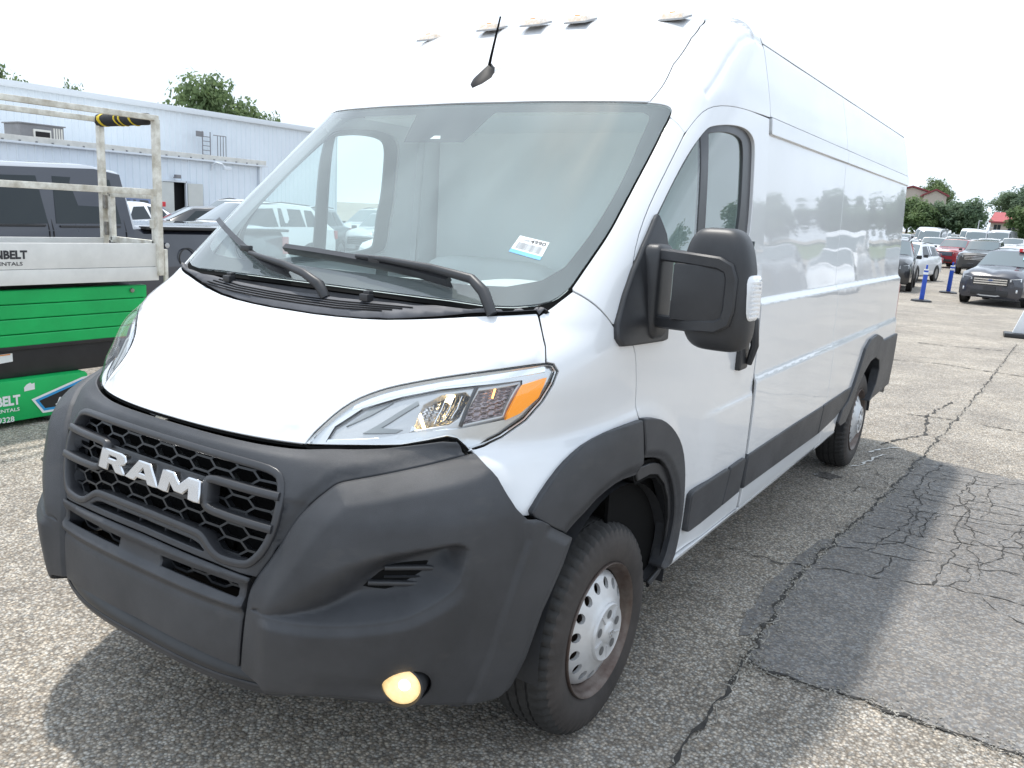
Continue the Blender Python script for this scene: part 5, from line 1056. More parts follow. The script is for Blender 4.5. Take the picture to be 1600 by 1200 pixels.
def make_car(kind, name, detail=False, face=0):
    k = KIND[kind]; root = empty(name); st = k['st']; R_ = [ring(s) for s in st]; n = len(R_[0])
    V = []; F = []
    for s, r in zip(st, R_): V += [(-x, s[0], z) for x, z in r[::-1]][:-1] + [(x, s[0], z) for x, z in r]
    m = 2 * n - 1
    # ring runs from roof centre down the left, along the floor, up the right
    for i in range(len(st) - 1):
        for j in range(m - 1): F.append((i * m + j, i * m + j + 1, (i + 1) * m + j + 1, (i + 1) * m + j))
        F.append((i * m + m - 1, i * m, (i + 1) * m, (i + 1) * m + m - 1))
    F += [tuple(range(m)), tuple((len(st) - 1) * m + j for j in range(m - 1, -1, -1))]
    mb = MB(); mb.add(V, F); body = mb.build('body', PAINT['white'], root, smooth=32)
    ys = [s[0] for s in st]
    def at(y, j):                                            # ring point j (0..n-1, right side) interpolated along the car
        i = min(max(int(np.searchsorted(ys, y)) - 1, 0), len(ys) - 2); t = (y - ys[i]) / (ys[i + 1] - ys[i])
        a, b = R_[i][j], R_[i + 1][j]; return Vector((a[0] + (b[0] - a[0]) * t, y, a[1] + (b[1] - a[1]) * t))
    def lerp(a, b, t): return a + (b - a) * t
    def pane(P, nm, mt, out, parent=root, th=.006):
        c = sum(P, Vector()) / len(P); nn = (P[1] - P[0]).cross(P[-1] - P[0]).normalized()
        if nn.dot(out) < 0: nn = -nn
        q = MB(); q.add([p + nn * th for p in P] + [p - nn * .01 for p in P], [tuple(range(len(P)))] + [(i, (i + 1) % len(P), (i + 1) % len(P) + len(P), i + len(P)) for i in range(len(P))]); return q.build(nm, mt, parent, smooth=0)
    def screen(i0, i1, nm, out):
        a, b = (R_[i0], R_[i1]); ya, yb = ys[i0], ys[i1]
        def pt(x, t):
            def zz(r): return np.interp(abs(x), [p[0] for p in r[8:4:-1]], [p[1] for p in r[8:4:-1]])
            return Vector((x, lerp(ya, yb, t), lerp(zz(a), zz(b), t)))
        wa, wb = a[5][0] * .97, b[5][0] * .96; rows = []
        for t in (.05, .5, .93): rows.append([pt(lerp(wa, wb, t) * q, t) + out * .012 for q in (-1, -.85, -.4, 0, .4, .85, 1)])
        q = MB(); q.add([p for r in rows for p in r], [(r * 7 + c, r * 7 + c + 1, (r + 1) * 7 + c + 1, (r + 1) * 7 + c) for r in range(2) for c in range(6)]); return q.build(nm, M['carwind'], root, smooth=60)
    screen(*k['ws'], 'windscreen', Vector((0, -.7, .7)))
    if k['rear']: screen(*k['rear'], 'rear_window', Vector((0, .7, .7)))
    for sx in (1, -1):
        for (y0, y1) in k['win']:
            sh = .45 if y0 == k['win'][0][0] else .06
            q0, q1 = y0 + sh, y1 - (.12 if y1 == k['win'][-1][1] and kind != 'pickup' else .02)
            P = [lerp(at(y0, 4), at(y0, 5), .10), lerp(at(y1, 4), at(y1, 5), .10), lerp(at(q1, 4), at(q1, 5), .86), lerp(at(q0, 4), at(q0, 5), .86)]
            P = [Vector((p.x * sx, p.y, p.z)) for p in P]; pane(P, 'side_window', M['carglass'], Vector((sx, 0, .2)))
        y = k['ax'][0] + .55; p = at(y + .1, 4); q = MB(); q.box((sx * (p.x + .12), p.y, p.z + .10), (.17, .09, .13)); q.build('side_mirror', M['cartrim'] if kind != 'sedan' else PAINT['white'], root, bevel=.02)
        # headlamp wraps the front corner
        f0, f1, f2 = R_[0], R_[1], R_[2]; zt = f1[4][1] - .02; z0 = zt - (.14 if kind in ('pickup', 'suv') else .11)
        wy = lambda x: np.interp(x, [f0[4][0] * .98, f1[4][0], f2[4][0]], [0, ys[1], ys[2]])
        xa, xb, xc = f0[4][0] * .80, f1[4][0] * .985, f2[4][0] * 1.012
        P = [Vector((sx * xa, -.012, z0 + .02)), Vector((sx * xb, ys[1] - .02, z0 + .04)), Vector((sx * xc, ys[2] * .9, zt + .04)), Vector((sx * xb, ys[1] - .01, zt + .03)), Vector((sx * xa, -.012, zt - .02))]
        q = MB(); q.add([p for p in P] + [p + Vector((-.02 * sx, .06, 0)) for p in P], [(0, 1, 3, 4), (1, 2, 3), (0, 5, 6, 1), (1, 6, 7, 2), (2, 7, 8, 3), (3, 8, 9, 4), (4, 9, 5, 0)]); q.build('headlight', M['lampclear'], root, smooth=0)
        yl = k['L']; p = R_[-2][3]; q = MB(); q.box((sx * p[0] * .93, ys[-2] + .03, R_[-2][4][1] - .12), (.12, .10, .22)); q.build('tail_light', M['tail'], root, bevel=.01)
        for ya in k['ax']:
            xw = max(s[4] for s in st); q = MB(); q.lathe([(0, k['r'] * 1.14), (.012, k['r'] * 1.12), (.012, .02)], (0, 0, 0), 'x', 28); 
            q.v = [(sx * (xw * 1.0 - .002 + v[0]), ya + v[1], k['r'] + v[2]) for v in q.v]; q.build('wheel_arch', M['cartrim'], root, smooth=0)
            t = MB(); t.lathe([(-.10, k['r'] * .62), (-.10, k['r'] * .97), (-.07, k['r']), (.07, k['r']), (.10, k['r'] * .95), (.105, k['r'] * .70), (.085, k['r'] * .66), (.080, .02)], n=26, mis=[0, 0, 0, 0, 0, 0, 1]); t.v = [(sx * (xw - .07 + v[0]), ya + v[1], k['r'] + v[2]) for v in t.v]
            t.build('wheel', [M['rubber'], M['alloy']], root, smooth=40)
    f0 = R_[0]; zt = R_[1][4][1]
    q = MB(); gw = f0[4][0] * .74; hz = .26 if kind in ('pickup', 'suv') else .22 if kind == 'crossover' else .15
    q.box((0, -.006, zt - .03 - hz / 2), (gw * 2, .04, hz)); g_ = q.build('grille', M['cartrim'], root, bevel=.02)
    for t in ((.2, .5, .8) if kind != 'sedan' else (.35, .65)):
        q = MB(); q.box((0, -.03, zt - .03 - hz * t), (gw * 1.9, .02, .036 if detail else .022)); q.build('grille_bar', M['chrome'] if kind != 'van' else M['cartrim'], g_)
    q = MB(); q.box((0, .005, st[1][1] + .16), (f0[1][0] * 1.75, .05, .17)); q.build('lower_intake', M['cartrim'], root, bevel=.03)
    q = MB(); q.box((0, -.03, st[1][1] + .28), (.32, .02, .13)); q.build('number_plate', M['plate'], root)
    if kind in ('crossover', 'suv'):
        for sx in (1, -1):
            q = MB(); q.tube([(sx * .56 * (1.06 if kind == 'suv' else 1), k['win'][0][0] + .5, k['h'] - .03), (sx * .58 * (1.06 if kind == 'suv' else 1), 2.9, k['h'] + .05), (sx * .56 * (1.06 if kind == 'suv' else 1), 3.8, k['h'] + .0)], .018, 6); q.build('roof_rail', M['cartrim'], root)
    if detail:
        for sx in (1, -1):
            q = MB(); q.box((sx * .66, .045, .50), (.17, .05, .10)); q.build('fog_light', M['lampclear'], root, bevel=.02)
            q = MB(); q.bar((sx * .20, -.012, .315), (sx * .52, .02, .385), .03, .035); q.bar((sx * .52, .02, .385), (sx * .70, .08, .33), .03, .035); q.build('skid_trim', M['alloy'], root)
        q = MB(); q.bar((-.22, -.012, .315), (.22, -.012, .315), .03, .035); q.build('skid_trim', M['alloy'], root)
        q = MB(); q.lathe([(0, .075), (.012, .07), (.014, .002)], (0, 0, 0), 'y', 20); q.v = [(v[0] * 1.0, -.045 - v[1], zt - .105 + v[2] * .45) for v in q.v]; q.build('oval_badge', PAINT['blue'], root)
    return root
def copy_tree(o, parent=None):
    c = o.copy(); COL.objects.link(c)
    if parent: c.parent = parent
    for ch in o.children: copy_tree(ch, c)
    return c
def repaint(root, col):
    for o in root.children:
        if o.name.split('.')[0] == 'body' or (o.name.split('.')[0] == 'side_mirror' and o.material_slots[0].material in PAINT.values()):
            o.material_slots[0].link = 'OBJECT'; o.material_slots[0].material = PAINT[col]
PROTO = {}
NAME = {'crossover': 'crossover', 'sedan': 'sedan', 'pickup': 'pickup_truck', 'van': 'delivery_van', 'suv': 'sport_utility'}
CATN = {'crossover': 'car', 'sedan': 'car', 'pickup': 'pickup truck', 'van': 'van', 'suv': 'car'}
def put(kind, col, x, y, rz, label, group=None):
    """x, y: centre of the front bumper; rz: turn in degrees (0 faces -y)"""
    if kind not in PROTO: o = make_car(kind, NAME[kind]); PROTO[kind] = o
    else: o = copy_tree(PROTO[kind])
    o.location = (x, y, float(gz(x, y))); o.rotation_euler = (0, 0, R(rz)); repaint(o, col); tag(o, label, CATN[kind], group); return o
# the dark crossover coming down the lane
esc = make_car('crossover', 'crossover', True); esc.location = (.33, 26.4, float(gz(0, 26.4))); esc.rotation_euler = (0, 0, R(-9)); repaint(esc, 'charcoal')
tag(esc, 'dark grey crossover with chrome grille bars and a red tag on its roof', 'car')
q = MB(); q.box((.36, 1.98, 1.70), (.26, .14, .11)); rt = q.build('roof_tag', mat('red_tag', (.72, .05, .06), .5), esc, bevel=.01); q = MB(); q.box((.38, 1.905, 1.70), (.10, .01, .07)); q.build('tag_label', M['whitep'], rt)
q = MB(); q.add([(.44, 1.66, 1.36), (.62, 1.68, 1.36), (.60, 1.78, 1.45), (.43, 1.76, 1.45)], [(0, 1, 2, 3)]); 
q.v = [(a, b - .06, c + .06) for a, b, c in q.v]; q.build('windscreen_sticker', mat('cyan_sticker', (.35, .75, .80), .5), esc)
put('suv', 'black', -3.2, 29.3, 6, 'black car right behind the van tail, only its lit side and wheel showing')
put('crossover', 'white', -4.25, 36.6, -10, 'white car behind the nearer blue post')
put('pickup', 'red', -4.75, 60.0, -12, 'red pickup truck in the row behind the white car')
put('pickup', 'white', -4.0, 63.5, -8, 'white pickup truck between the red and the dark trucks')
put('pickup', 'black', -2.05, 50.5, -4, 'black full-size pickup truck looming behind the dark crossover')
put('crossover', 'white', -.45, 47.0, -4, 'white car just over the red roof tag of the dark crossover')
put('suv', 'grey', 1.3, 44.0, -4, 'grey car cut by the right edge of the photo')
put('sedan', 'bluegrey', -6.3, 54.0, -10, 'blue grey car left of the red pickup truck')
rs = np.random.RandomState(12); ORD = {68: 'first', 75: 'second', 82: 'third', 88: 'fourth'}; WORD = {'van': 'van', 'pickup': 'pickup truck', 'suv': 'tall car', 'crossover': 'car'}
far = [(68, -8.6, -6.6, -4.6, -.9, 1.1), (75, -10.1, -7.9, -5.8, -3.4, -1.0, 1.2), (82, -11.4, -9.2, -7.1, -4.9, -2.1, .3), (88, -12.6, -10.3, -8.2, -6.0, -3.6, -1.0)]
rows = []
for row in far:
    for x in row[1:]:
        kd = rs.choice(['van', 'pickup', 'suv', 'crossover'], p=[.30, .25, .25, .20]) if row[0] > 70 else rs.choice(['pickup', 'suv', 'crossover'])
        cl = rs.choice(['white', 'silver', 'white', 'white', 'grey', 'silver']); side = 'left' if x < -4 else 'right'
        rows.append((kd, cl, x, row[0], rs.uniform(-12, 2), '%s %s in the %s distant row, %s side of the lane' % (cl, WORD[kd], ORD[row[0]], side)))
for k, r_ in enumerate(rows):
    same = [q[2] for q in rows if q[5] == r_[5]]; n_ = sorted(same).index(r_[2])
    lb = r_[5] if len(same) == 1 else r_[5] + (', leftmost of its kind' if n_ == 0 else ', rightmost of its kind' if n_ == len(same) - 1 else ', middle one of its kind')
    put(*r_[:5], lb, 'vehicles packed in the distant rows')
# cars in front of the metal building
put('crossover', 'white', -15.4, 9.3, -4, 'white crossover right of the doors of the metal building')
put('sedan', 'black', -20.6, 10.9, -24, 'black sedan with a red tag on its roof before the open door')
put('sedan', 'white', -21.2, 9.8, 16, 'white sedan seen through the gate of the scissor lift')
put('crossover', 'blue', -25.6, 12.2, 14, 'dark blue vehicle standing against the wall left of the doors')
put('suv', 'white', -23.5, 15.9, 16, 'pale vehicle with roof rails behind the white crossover')
put('crossover', 'grey', -17.2, 13.3, 18, 'grey car seen through the small quarter window of the van')
put('sedan', 'white', -13.9, 15.2, 18, 'white sedan seen through the passenger window of the van')
put('crossover', 'silver', -17.0, 17.5, 18, 'silver car farther off, seen through the passenger window of the van')
put('suv', 'silver', -20.8, 20.6, 14, 'silver tall car near the far corner of the metal building')
q = MB(); q.box((-21.6, 13.4, 1.52 + float(gz(0, 14))), (.26, .2, .15)); tg = tag(q.build('roof_tag', bpy.data.materials['red_tag'], None, bevel=.01), 'red tag standing on the roof of the black sedan', 'tag')
# the lot goes on to the right of the picture: these show only as reflections in the flank of the van
for (x, y, rz, kd, cl) in [(7.5, 31, -8, 'crossover', 'white'), (10.5, 33, -6, 'suv', 'grey'), (9.0, 40, -6, 'van', 'white'), (12.5, 41, -6, 'sedan', 'silver'), (16, 42, -6, 'pickup', 'white'), (8.2, 50, -6, 'crossover', 'black'), (12, 52, -6, 'suv', 'white'), (16, 54, -6, 'sedan', 'white'), (20, 55, -6, 'pickup', 'grey'), (6.0, 60, -6, 'crossover', 'silver'), (14, 66, -6, 'van', 'silver'), (22, 68, -6, 'suv', 'black')]:
    put(kd, cl, x, y, rz, '%s %s mirrored in the flank of the van' % (cl, {'crossover': 'crossover', 'suv': 'tall car', 'van': 'delivery van', 'sedan': 'sedan', 'pickup': 'pickup truck'}[kd]))
# ------------------------------------------------------------------ the dark pickup behind the lift: crew cab and bed, seen from its left side
tr_ = make_car('pickup', 'crew_cab_pickup'); tr_.location = (-7.2, -.86, 0); repaint(tr_, 'charcoal'); tag(tr_, 'dark grey crew cab pickup truck behind the scissor lift', 'pickup truck')
q = MB()
for ya, yb in ((1.62, 2.86), (2.90, 3.66)):
    for y in (ya, yb): q.bar((1.004, y, .50), (.978, y, 1.30), .006, .012, up=(1, 0, 0)); q.bar((.975, y, 1.31), (.735, y + (.40 if y == ya and ya < 2 else 0), 1.86), .006, .012, up=(1, 0, 0))
q.build('door_gap', M['cartrim'], tr_, smooth=0)
for y in (2.66, 3.50):
    q = MB(); q.tube([(1.0, y - .13, 1.215), (1.035, y - .10, 1.22), (1.035, y + .08, 1.22), (1.0, y + .11, 1.215)], .016, 8); q.build('door_handle', PAINT['charcoal'], tr_)
    q = MB(); q.lathe([(0, .012), (.012, .010), (.013, .001)], (1.0, y + .14, 1.20), 'x', 10); q.build('door_lock', M['alloy'], tr_)
q = MB(); q.box((.965, 4.85, 1.345), (.11, 1.98, .035)); q.build('bed_rail_cap', M['cartrim'], tr_, bevel=.01)
q = MB(); q.box((.0, 4.85, 1.351), (1.7, 1.9, .012)); q.build('bed_cover', M['cartrim'], tr_)
q = MB(); q.lathe([(0, .115), (.006, .11), (.0065, .10)], (1.003, 4.42 - .05, 1.02), 'x', 26); q.build('fuel_flap', M['cartrim'], tr_)
q = MB(); q.lathe([(0, .03), (.004, .028), (.005, .001)], (.998, 4.12, 1.16), 'x', 14); q.build('side_reflector', M['alloy'], tr_)
for (y0, y1) in ((1.95, 2.83), (2.97, 3.60)):
    q = MB(); q.bar((.966, y0 + .0, 1.345), (.966, y1, 1.352), .018, .018); q.build('window_trim', M['satin'], tr_)
# ------------------------------------------------------------------ METAL BUILDING
M['metal'] = mat('pale_blue_steel', (.70, .76, .82), .45, var=(.6, .05)); M['metal2'] = mat('weathered_fascia', (.62, .61, .57), .6, var=(4, .12)); M['fascia'] = mat('pale_fascia', (.66, .70, .74), .5); M['doorp'] = mat('door_cream', (.56, .57, .54), .5, var=(3, .05)); M['hvac'] = mat('grey_unit', (.20, .20, .21), .5, var=(3, .15)); M['void'] = mat('dark_inside', (.012, .012, .013), .9)
bld = empty('metal_building', (-31, 12, 0), 0, 'long pale blue ribbed metal building with a lower annex', 'building')
def bpart(mb, name, m, parent=None, **k):
    mb.v = [(v[0] + 31, v[1] - 12, v[2]) for v in mb.v]; return mb.build(name, m, parent or bld, **k)
def ribbed(x, y0, y1, z0, z1, pitch=.30):
    V = []; y = y0
    prof = [(0, 0), (.19, 0), (.215, .028), (.255, .028), (.28, 0)]
    while y < y1 - .01:
        for a, d in prof: V.append((x + d, y + a * pitch / .30))
        y += pitch
    n = len(V); mb = MB(); mb.add([(a, b, z0) for a, b in V] + [(a, b, z1) for a, b in V], [(i, i + 1, n + i + 1, n + i) for i in range(n - 1)]); return mb
AX, UX = -28.0, -35.0
bpart(ribbed(AX, -8, 17.55, 0, 3.22), 'annex_wall', M['metal'], smooth=0); bpart(ribbed(AX, 18.8, 22.6, 0, 3.22), 'annex_wall', M['metal'], smooth=0)
mb = ribbed(AX - .004, 17.50, 19.0, 2.30, 3.22); bpart(mb, 'annex_wall', M['metal'], smooth=0)
bpart(ribbed(UX, -16, 34, 0, 5.75), 'upper_wall', M['metal'], smooth=0)
mb = MB(); mb.box((-31.5, 7, 3.30), (6.9, 31, .05)); mb.prism([(UX - .1, 3.55), (AX + .1, 3.24), (AX + .1, 3.28), (UX - .1, 3.62)], 'y', -8.2, 22.7); bpart(mb, 'annex_roof', M['metal2'], smooth=0)
mb = MB(); mb.box((AX + .12, 7.25, 3.33), (.10, 31, .20)); fa = bpart(mb, 'annex_fascia', M['metal2'], bevel=.01)
mb = MB()
y = -8.0
while y < 22.6: mb.box((AX + .18, y, 3.26), (.05, .06, .05)); y += .55
o = bpart(mb, 'fascia_clip', M['hvac'], fa, smooth=0); o['kind'] = 'stuff'; o.parent = bld
mb = MB(); mb.box((AX + .14, 7.25, 3.20), (.16, 31.1, .07)); bpart(mb, 'gutter', M['fascia'], bevel=.01)
mb = MB(); mb.box((AX - 3.4, 22.6, 1.6), (6.8, .06, 3.2)); bpart(mb, 'annex_end_wall', M['metal'])
mb = MB(); mb.box((AX + .12, 22.45, 1.6), (.11, .11, 3.2)); bpart(mb, 'downspout', M['fascia'], bevel=.01)
mb = MB(); mb.box((UX + .1, 9, 5.85), (.22, 50.2, .26)); bpart(mb, 'roof_trim', M['fascia'], bevel=.02)
mb = MB(); mb.prism([(UX, 5.9), (UX - 18, 6.9), (UX - 18, 6.8), (UX, 5.8)], 'y', -16, 34); bpart(mb, 'main_roof', M['metal2'], smooth=0)
mb = MB(); mb.box((UX - 9, 34, 2.9), (18, .06, 5.8)); bpart(mb, 'main_end_wall', M['metal'])
mb = MB(); mb.box((AX - .35, 18.2, 1.15), (.06, 1.5, 2.3)); bpart(mb, 'doorway', M['void'])
mb = MB(); mb.box((AX + .03, 17.90, 1.12), (.05, .66, 2.24)); bpart(mb, 'door_leaf', M['doorp'], bevel=.01)
mb = MB(); mb.bar((AX + .08, 18.84, 1.12), (AX + .16, 19.48, 1.12), .05, 2.24, up=(0, 0, 1)); dl = bpart(mb, 'door_leaf', M['doorp'])
mb = MB(); mb.box((AX + .03, 17.53, 1.15), (.10, .06, 2.34)); mb.box((AX + .03, 18.79, 1.15), (.10, .06, 2.34)); mb.box((AX + .03, 18.16, 2.29), (.10, 1.26, .07)); bpart(mb, 'door_frame', M['fascia'])
mb = MB(); mb.tube([(AX + .03, 18.25, 2.42), (AX + .12, 18.25, 2.47), (AX + .24, 18.25, 2.46)], .03, 8); mb.box((AX + .28, 18.25, 2.47), (.16, .22, .14)); bpart(mb, 'door_lamp', M['hvac'], bevel=.02)
mb = MB(); mb.tube([(AX + .05, 20.0, 2.85), (AX + .10, 20.0, 3.05), (AX + .30, 20.05, 3.16), (AX + .50, 20.2, 3.10), (AX + .52, 20.3, 3.0)], .035, 8); mb.box((AX + .5, 20.42, 2.95), (.16, .34, .14)); bpart(mb, 'wall_lamp', M['fascia'], bevel=.02)
hv = empty('rooftop_unit', (-29.6, 13.75, 3.40), 0, 'grey air handling unit on the annex roof of the metal building', 'air unit')
mb = MB(); mb.box((0, 0, .26), (1.1, 1.55, .52)); mb.build('casing', M['hvac'], hv, bevel=.02)
mb = MB(); mb.box((.56, -.02, .22), (.10, .62, .30)); hd = mb.build('intake_hood', M['metal2'], hv, bevel=.02); mb = MB(); mb.box((.62, -.02, .20), (.02, .50, .18)); mb.build('intake_mouth', M['void'], hd)
for k in range(4): mb = MB(); mb.box((.555, .42 + .09 * k, .27), (.02, .05, .38)); mb.build('louvre', M['metal2'], hv)
mb = MB(); mb.box((0, 0, .54), (1.2, 1.65, .04)); mb.build('lid', M['hvac'], hv)
mb = MB(); mb.tube([(.6, -.6, -.0), (.75, -.6, .06), (.75, -.45, .02)], .03, 6); mb.build('drain_pipe', M['fascia'], hv)
ld = empty('roof_ladder', (-34.6, 24.7, 3.6), 0, 'steel ladder with a guard cage between annex roof and upper roof', 'ladder')
mb = MB()
for y in (-.25, .20): mb.tube([(0, y, -.2), (0, y, 1.35)], .025, 6)
for z in np.arange(0, 1.3, .22): mb.tube([(0, -.25, z), (0, .20, z)], .018, 6)
mb.build('ladder_rail', M['hvac'], ld, smooth=60)['kind'] = 'stuff'
mb = MB()
for y in (.45, .62, .79, .95): mb.tube([(.25, y, -.2), (.25, y, 1.2)], .02, 6)
mb.tube([(.25, .2, 1.2), (.25, .95, 1.2)], .022, 6); mb.box((.2, -.55, 1.18), (.03, .42, .26)); mb.box((.2, -.55, 1.18), (.04, .34, .18)); mb.build('guard_cage', M['hvac'], ld, smooth=60)['kind'] = 'stuff'
# ------------------------------------------------------------------ LANE POSTS, SIGN, CONE
M['bluepost'] = mat('blue_plastic_post', (.015, .07, .42), .45, var=(6, .15)); M['whiteband'] = mat('white_band', (.72, .74, .76), .4)
post = empty('lane_post', (-1.38, 25.7, float(gz(0, 25.7)))); mb = MB(); mb.lathe([(0, .30), (.05, .29), (.07, .20), (.075, .06)], axis='z', n=8); mb.build('base', M['blackp'], post)
mb = MB(); mb.box((0, 0, .52), (.125, .10, .92), taper=.92); mb.tube([(0, 0, .98), (0, 0, 1.12)], .03, 8); sh_ = mb.build('shaft', M['bluepost'], post, bevel=.012)
mb = MB(); mb.box((.0, 0, .86), (.122, .102, .07)); mb.box((.0, 0, .97), (.120, .100, .04)); mb.build('reflective_band', M['whiteband'], sh_, bevel=.004)
post.rotation_euler = (0, R(1), .3); tag(post, 'blue lane post on a black base standing nearer, left of the dark crossover', 'post', 'blue lane posts')
for (x, y, ry, lb) in ((-1.25, 31.4, 7, 'blue lane post close beside the left mirror of the dark crossover'), (-3.1, 52.5, 3, 'blue lane post farthest up the lane, before the black pickup truck'), (-11.6, 7.3, 0, 'blue lane post before the white crossover near the metal building'), (7.8, 3.9, 3, 'blue lane post across the lane, mirrored in the rear of the van')):
    c = copy_tree(post); c.location = (x, y, float(gz(x, y))); c.rotation_euler = (0, R(ry * .25), .4 + x); tag(c, lb, 'post', 'blue lane posts')
sg = empty('lane_barrier', (1.66, 16.6, float(gz(0, 16.6))), R(6), 'white plastic lane barrier on a black base at the right edge', 'barrier')
mb = MB(); mb.box((.12, 0, .045), (.95, .44, .09)); mb.build('base', M['blackp'], sg, bevel=.02)
mb = MB(); mb.add([(-.22, -.06, .09), (.5, -.06, .09), (.5, .06, .09), (-.22, .06, .09), (-.06, -.05, .62), (.5, -.05, .62), (.5, .05, .62), (-.06, .05, .62)], [(0, 1, 2, 3), (4, 5, 6, 7), (0, 1, 5, 4), (1, 2, 6, 5), (2, 3, 7, 6), (3, 0, 4, 7)]); bo = mb.build('board', M['whiteband'], sg, bevel=.015)
mb = MB(); mb.box((.2, 0, .66), (.40, .09, .08)); mb.build('blue_top', M['bluepost'], sg, bevel=.01)
cn = empty('traffic_cone', (-.64, 15.3, float(gz(0, 15.3))), 0, 'small orange traffic cone behind the rear of the van', 'cone'); mb = MB(); mb.lathe([(.02, .10), (.17, .055), (.30, .02), (.305, .002)], axis='z', n=16); mb.build('cone_body', mat('cone_orange', (.75, .13, .03), .5), cn); mb = MB(); mb.box((0, 0, .012), (.26, .26, .024)); mb.build('cone_foot', bpy.data.materials['cone_orange'], cn)
# ------------------------------------------------------------------ TREES
M['leaf'] = mat('leaf_green', (.20, .27, .12), .6, var=(1.1, .5, (.10, .155, .070)), spec=.3); M['leaf2'] = mat('leaf_blue_green', (.20, .27, .165), .6, var=(.9, .5, (.11, .165, .110)), spec=.3); M['leaf3'] = mat('leaf_yellow_green', (.16, .21, .06), .6, var=(1.3, .4, (.06, .10, .03)), spec=.3); M['bark'] = mat('bark', (.10, .075, .055), .9, var=(8, .4))
for k_ in ('leaf', 'leaf2', 'leaf3'):                         # thin leaves let light through
    n = M[k_].node_tree; b = n.nodes['Principled BSDF']; tr_n = n.nodes.new('ShaderNodeBsdfTranslucent'); mxs = n.nodes.new('ShaderNodeMixShader'); mxs.inputs[0].default_value = .5
    n.links.new(b.inputs['Base Color'].links[0].from_socket, tr_n.inputs[0]); o_ = n.nodes['Material Output']; n.links.new(b.outputs[0], mxs.inputs[1]); n.links.new(tr_n.outputs[0], mxs.inputs[2]); n.links.new(mxs.outputs[0], o_.inputs[0])
def crown_mesh(seed, rx, rz, nclump, nleaf, ls, mt, irregular=.3):
    rs = np.random.RandomState(seed); V = []; F = []
    for c in range(nclump):
        d = rs.randn(3); d /= np.linalg.norm(d); d[2] = d[2] * .9 + .1; q = rs.rand() ** .4 * (1 - irregular * rs.rand() * .8)
        cc = np.array([d[0] * rx * q, d[1] * rx * q, d[2] * rz * q]); cr = rx * rs.uniform(.20, .36)
        for k in range(nleaf):
            e = rs.randn(3); e /= np.linalg.norm(e); p = cc + e * cr * rs.rand() ** .5; s_ = ls * rs.uniform(.6, 1.4)
            n_ = e + rs.randn(3) * .5; n_[2] += .4; n_ /= np.linalg.norm(n_); a = np.cross(n_, rs.randn(3)); a /= np.linalg.norm(a) + 1e-9; b = np.cross(n_, a); i = len(V)
            V += [p - a * s_, p + b * s_ * .55, p + a * s_, p - b * s_ * .55]; F.append((i, i + 1, i + 2, i + 3))
    me = bpy.data.meshes.new('crown'); me.from_pydata([tuple(map(float, v)) for v in V], [], F); me.materials.append(mt); return me
def trunk_mesh(seed, h, r, rx, rz):
    rs = np.random.RandomState(seed); mb = MB(); mb.tube([(0, 0, -.2), (.04 * h * .2, 0, h * .5), (0, .03, h), (.05, 0, h + rz * .9)], [r * 1.3, r, r * .8, r * .2], 8)
    for k in range(7):
        a = rs.rand() * 6.28; z = h * rs.uniform(.75, 1.15); mb.tube([(0, 0, z), (math.cos(a) * rx * .4, math.sin(a) * rx * .4, z + rz * .4), (math.cos(a) * rx * .75, math.sin(a) * rx * .75, z + rz * rs.uniform(.5, 1.0))], [r * .5, r * .3, r * .1], 5)
    o = mb.build('trunk', M['bark'], None, smooth=50); me = o.data; bpy.data.objects.remove(o); return me
CROWN = {}
def tree(x, y, h, rx, mt, label, seed=0, z=None, big=False, group=None, name='broadleaf_tree'):
    """h: total height, rx: crown radius"""
    key = (seed % 3, mt, big)
    if key not in CROWN: CROWN[key] = (crown_mesh(30 + seed % 3, 1.0, 1.0, 120 if big else 80, 110 if big else 60, .050 if big else .075, M[mt]), trunk_mesh(seed % 3, .55, .055, .8, .8))
    cm, tm = CROWN[key]; r = empty(name, (x, y, float(gz(x, y)) if z is None else z), seed * 1.7, label, 'tree', group)
    rz = h * (.40 if big else .49); c = link('crown', cm, r); c.location = (0, 0, h - rz); c.scale = (rx, rx, rz)
    t = link('trunk', tm, r); t.scale = (rx * .9, rx * .9, h - rz); return r
RT = 'broadleaf trees beyond the parked rows'
tree(-12.6, 108, 4.4, 2.4, 'leaf', 'round dense tree beside the van tail, below the red-edged gable', 0, group=RT); tree(-14.6, 110, 4.8, 2.6, 'leaf', 'tree half hidden by the tail of the van', 2, group=RT)
tree(-10.4, 109, 4.7, 2.2, 'leaf2', 'tree second from the van tail, right of the gable', 1, group=RT); tree(-7.7, 108, 4.9, 2.2, 'leaf2', 'dark tall tree just left of the red roofed house', 2, group=RT); tree(-9.2, 112, 3.4, 1.8, 'leaf', 'lower tree between two taller ones, mid row', 0, group=RT)
tree(-1.9, 106, 4.5, 2.3, 'leaf', 'tree at the right edge before the red roofed house', 1, group=RT); tree(.8, 107, 5.2, 2.6, 'leaf2', 'tree cut off by the right edge of the photo', 0, group=RT)
tree(-20.3, 176, 10.0, 3.4, 'leaf', 'tall tree rising behind the gabled building', 1, big=True); tree(-6.5, 200, 10.0, 7.0, 'leaf2', 'large distant tree towering behind the red roofed house', 2, big=True); tree(3.5, 205, 10.5, 8.0, 'leaf2', 'wide distant tree behind the right end of the red roof', 0, big=True); tree(-13.0, 150, 3.6, 2.4, 'leaf2', 'small far tree in the gap between gable and red roof', 0)
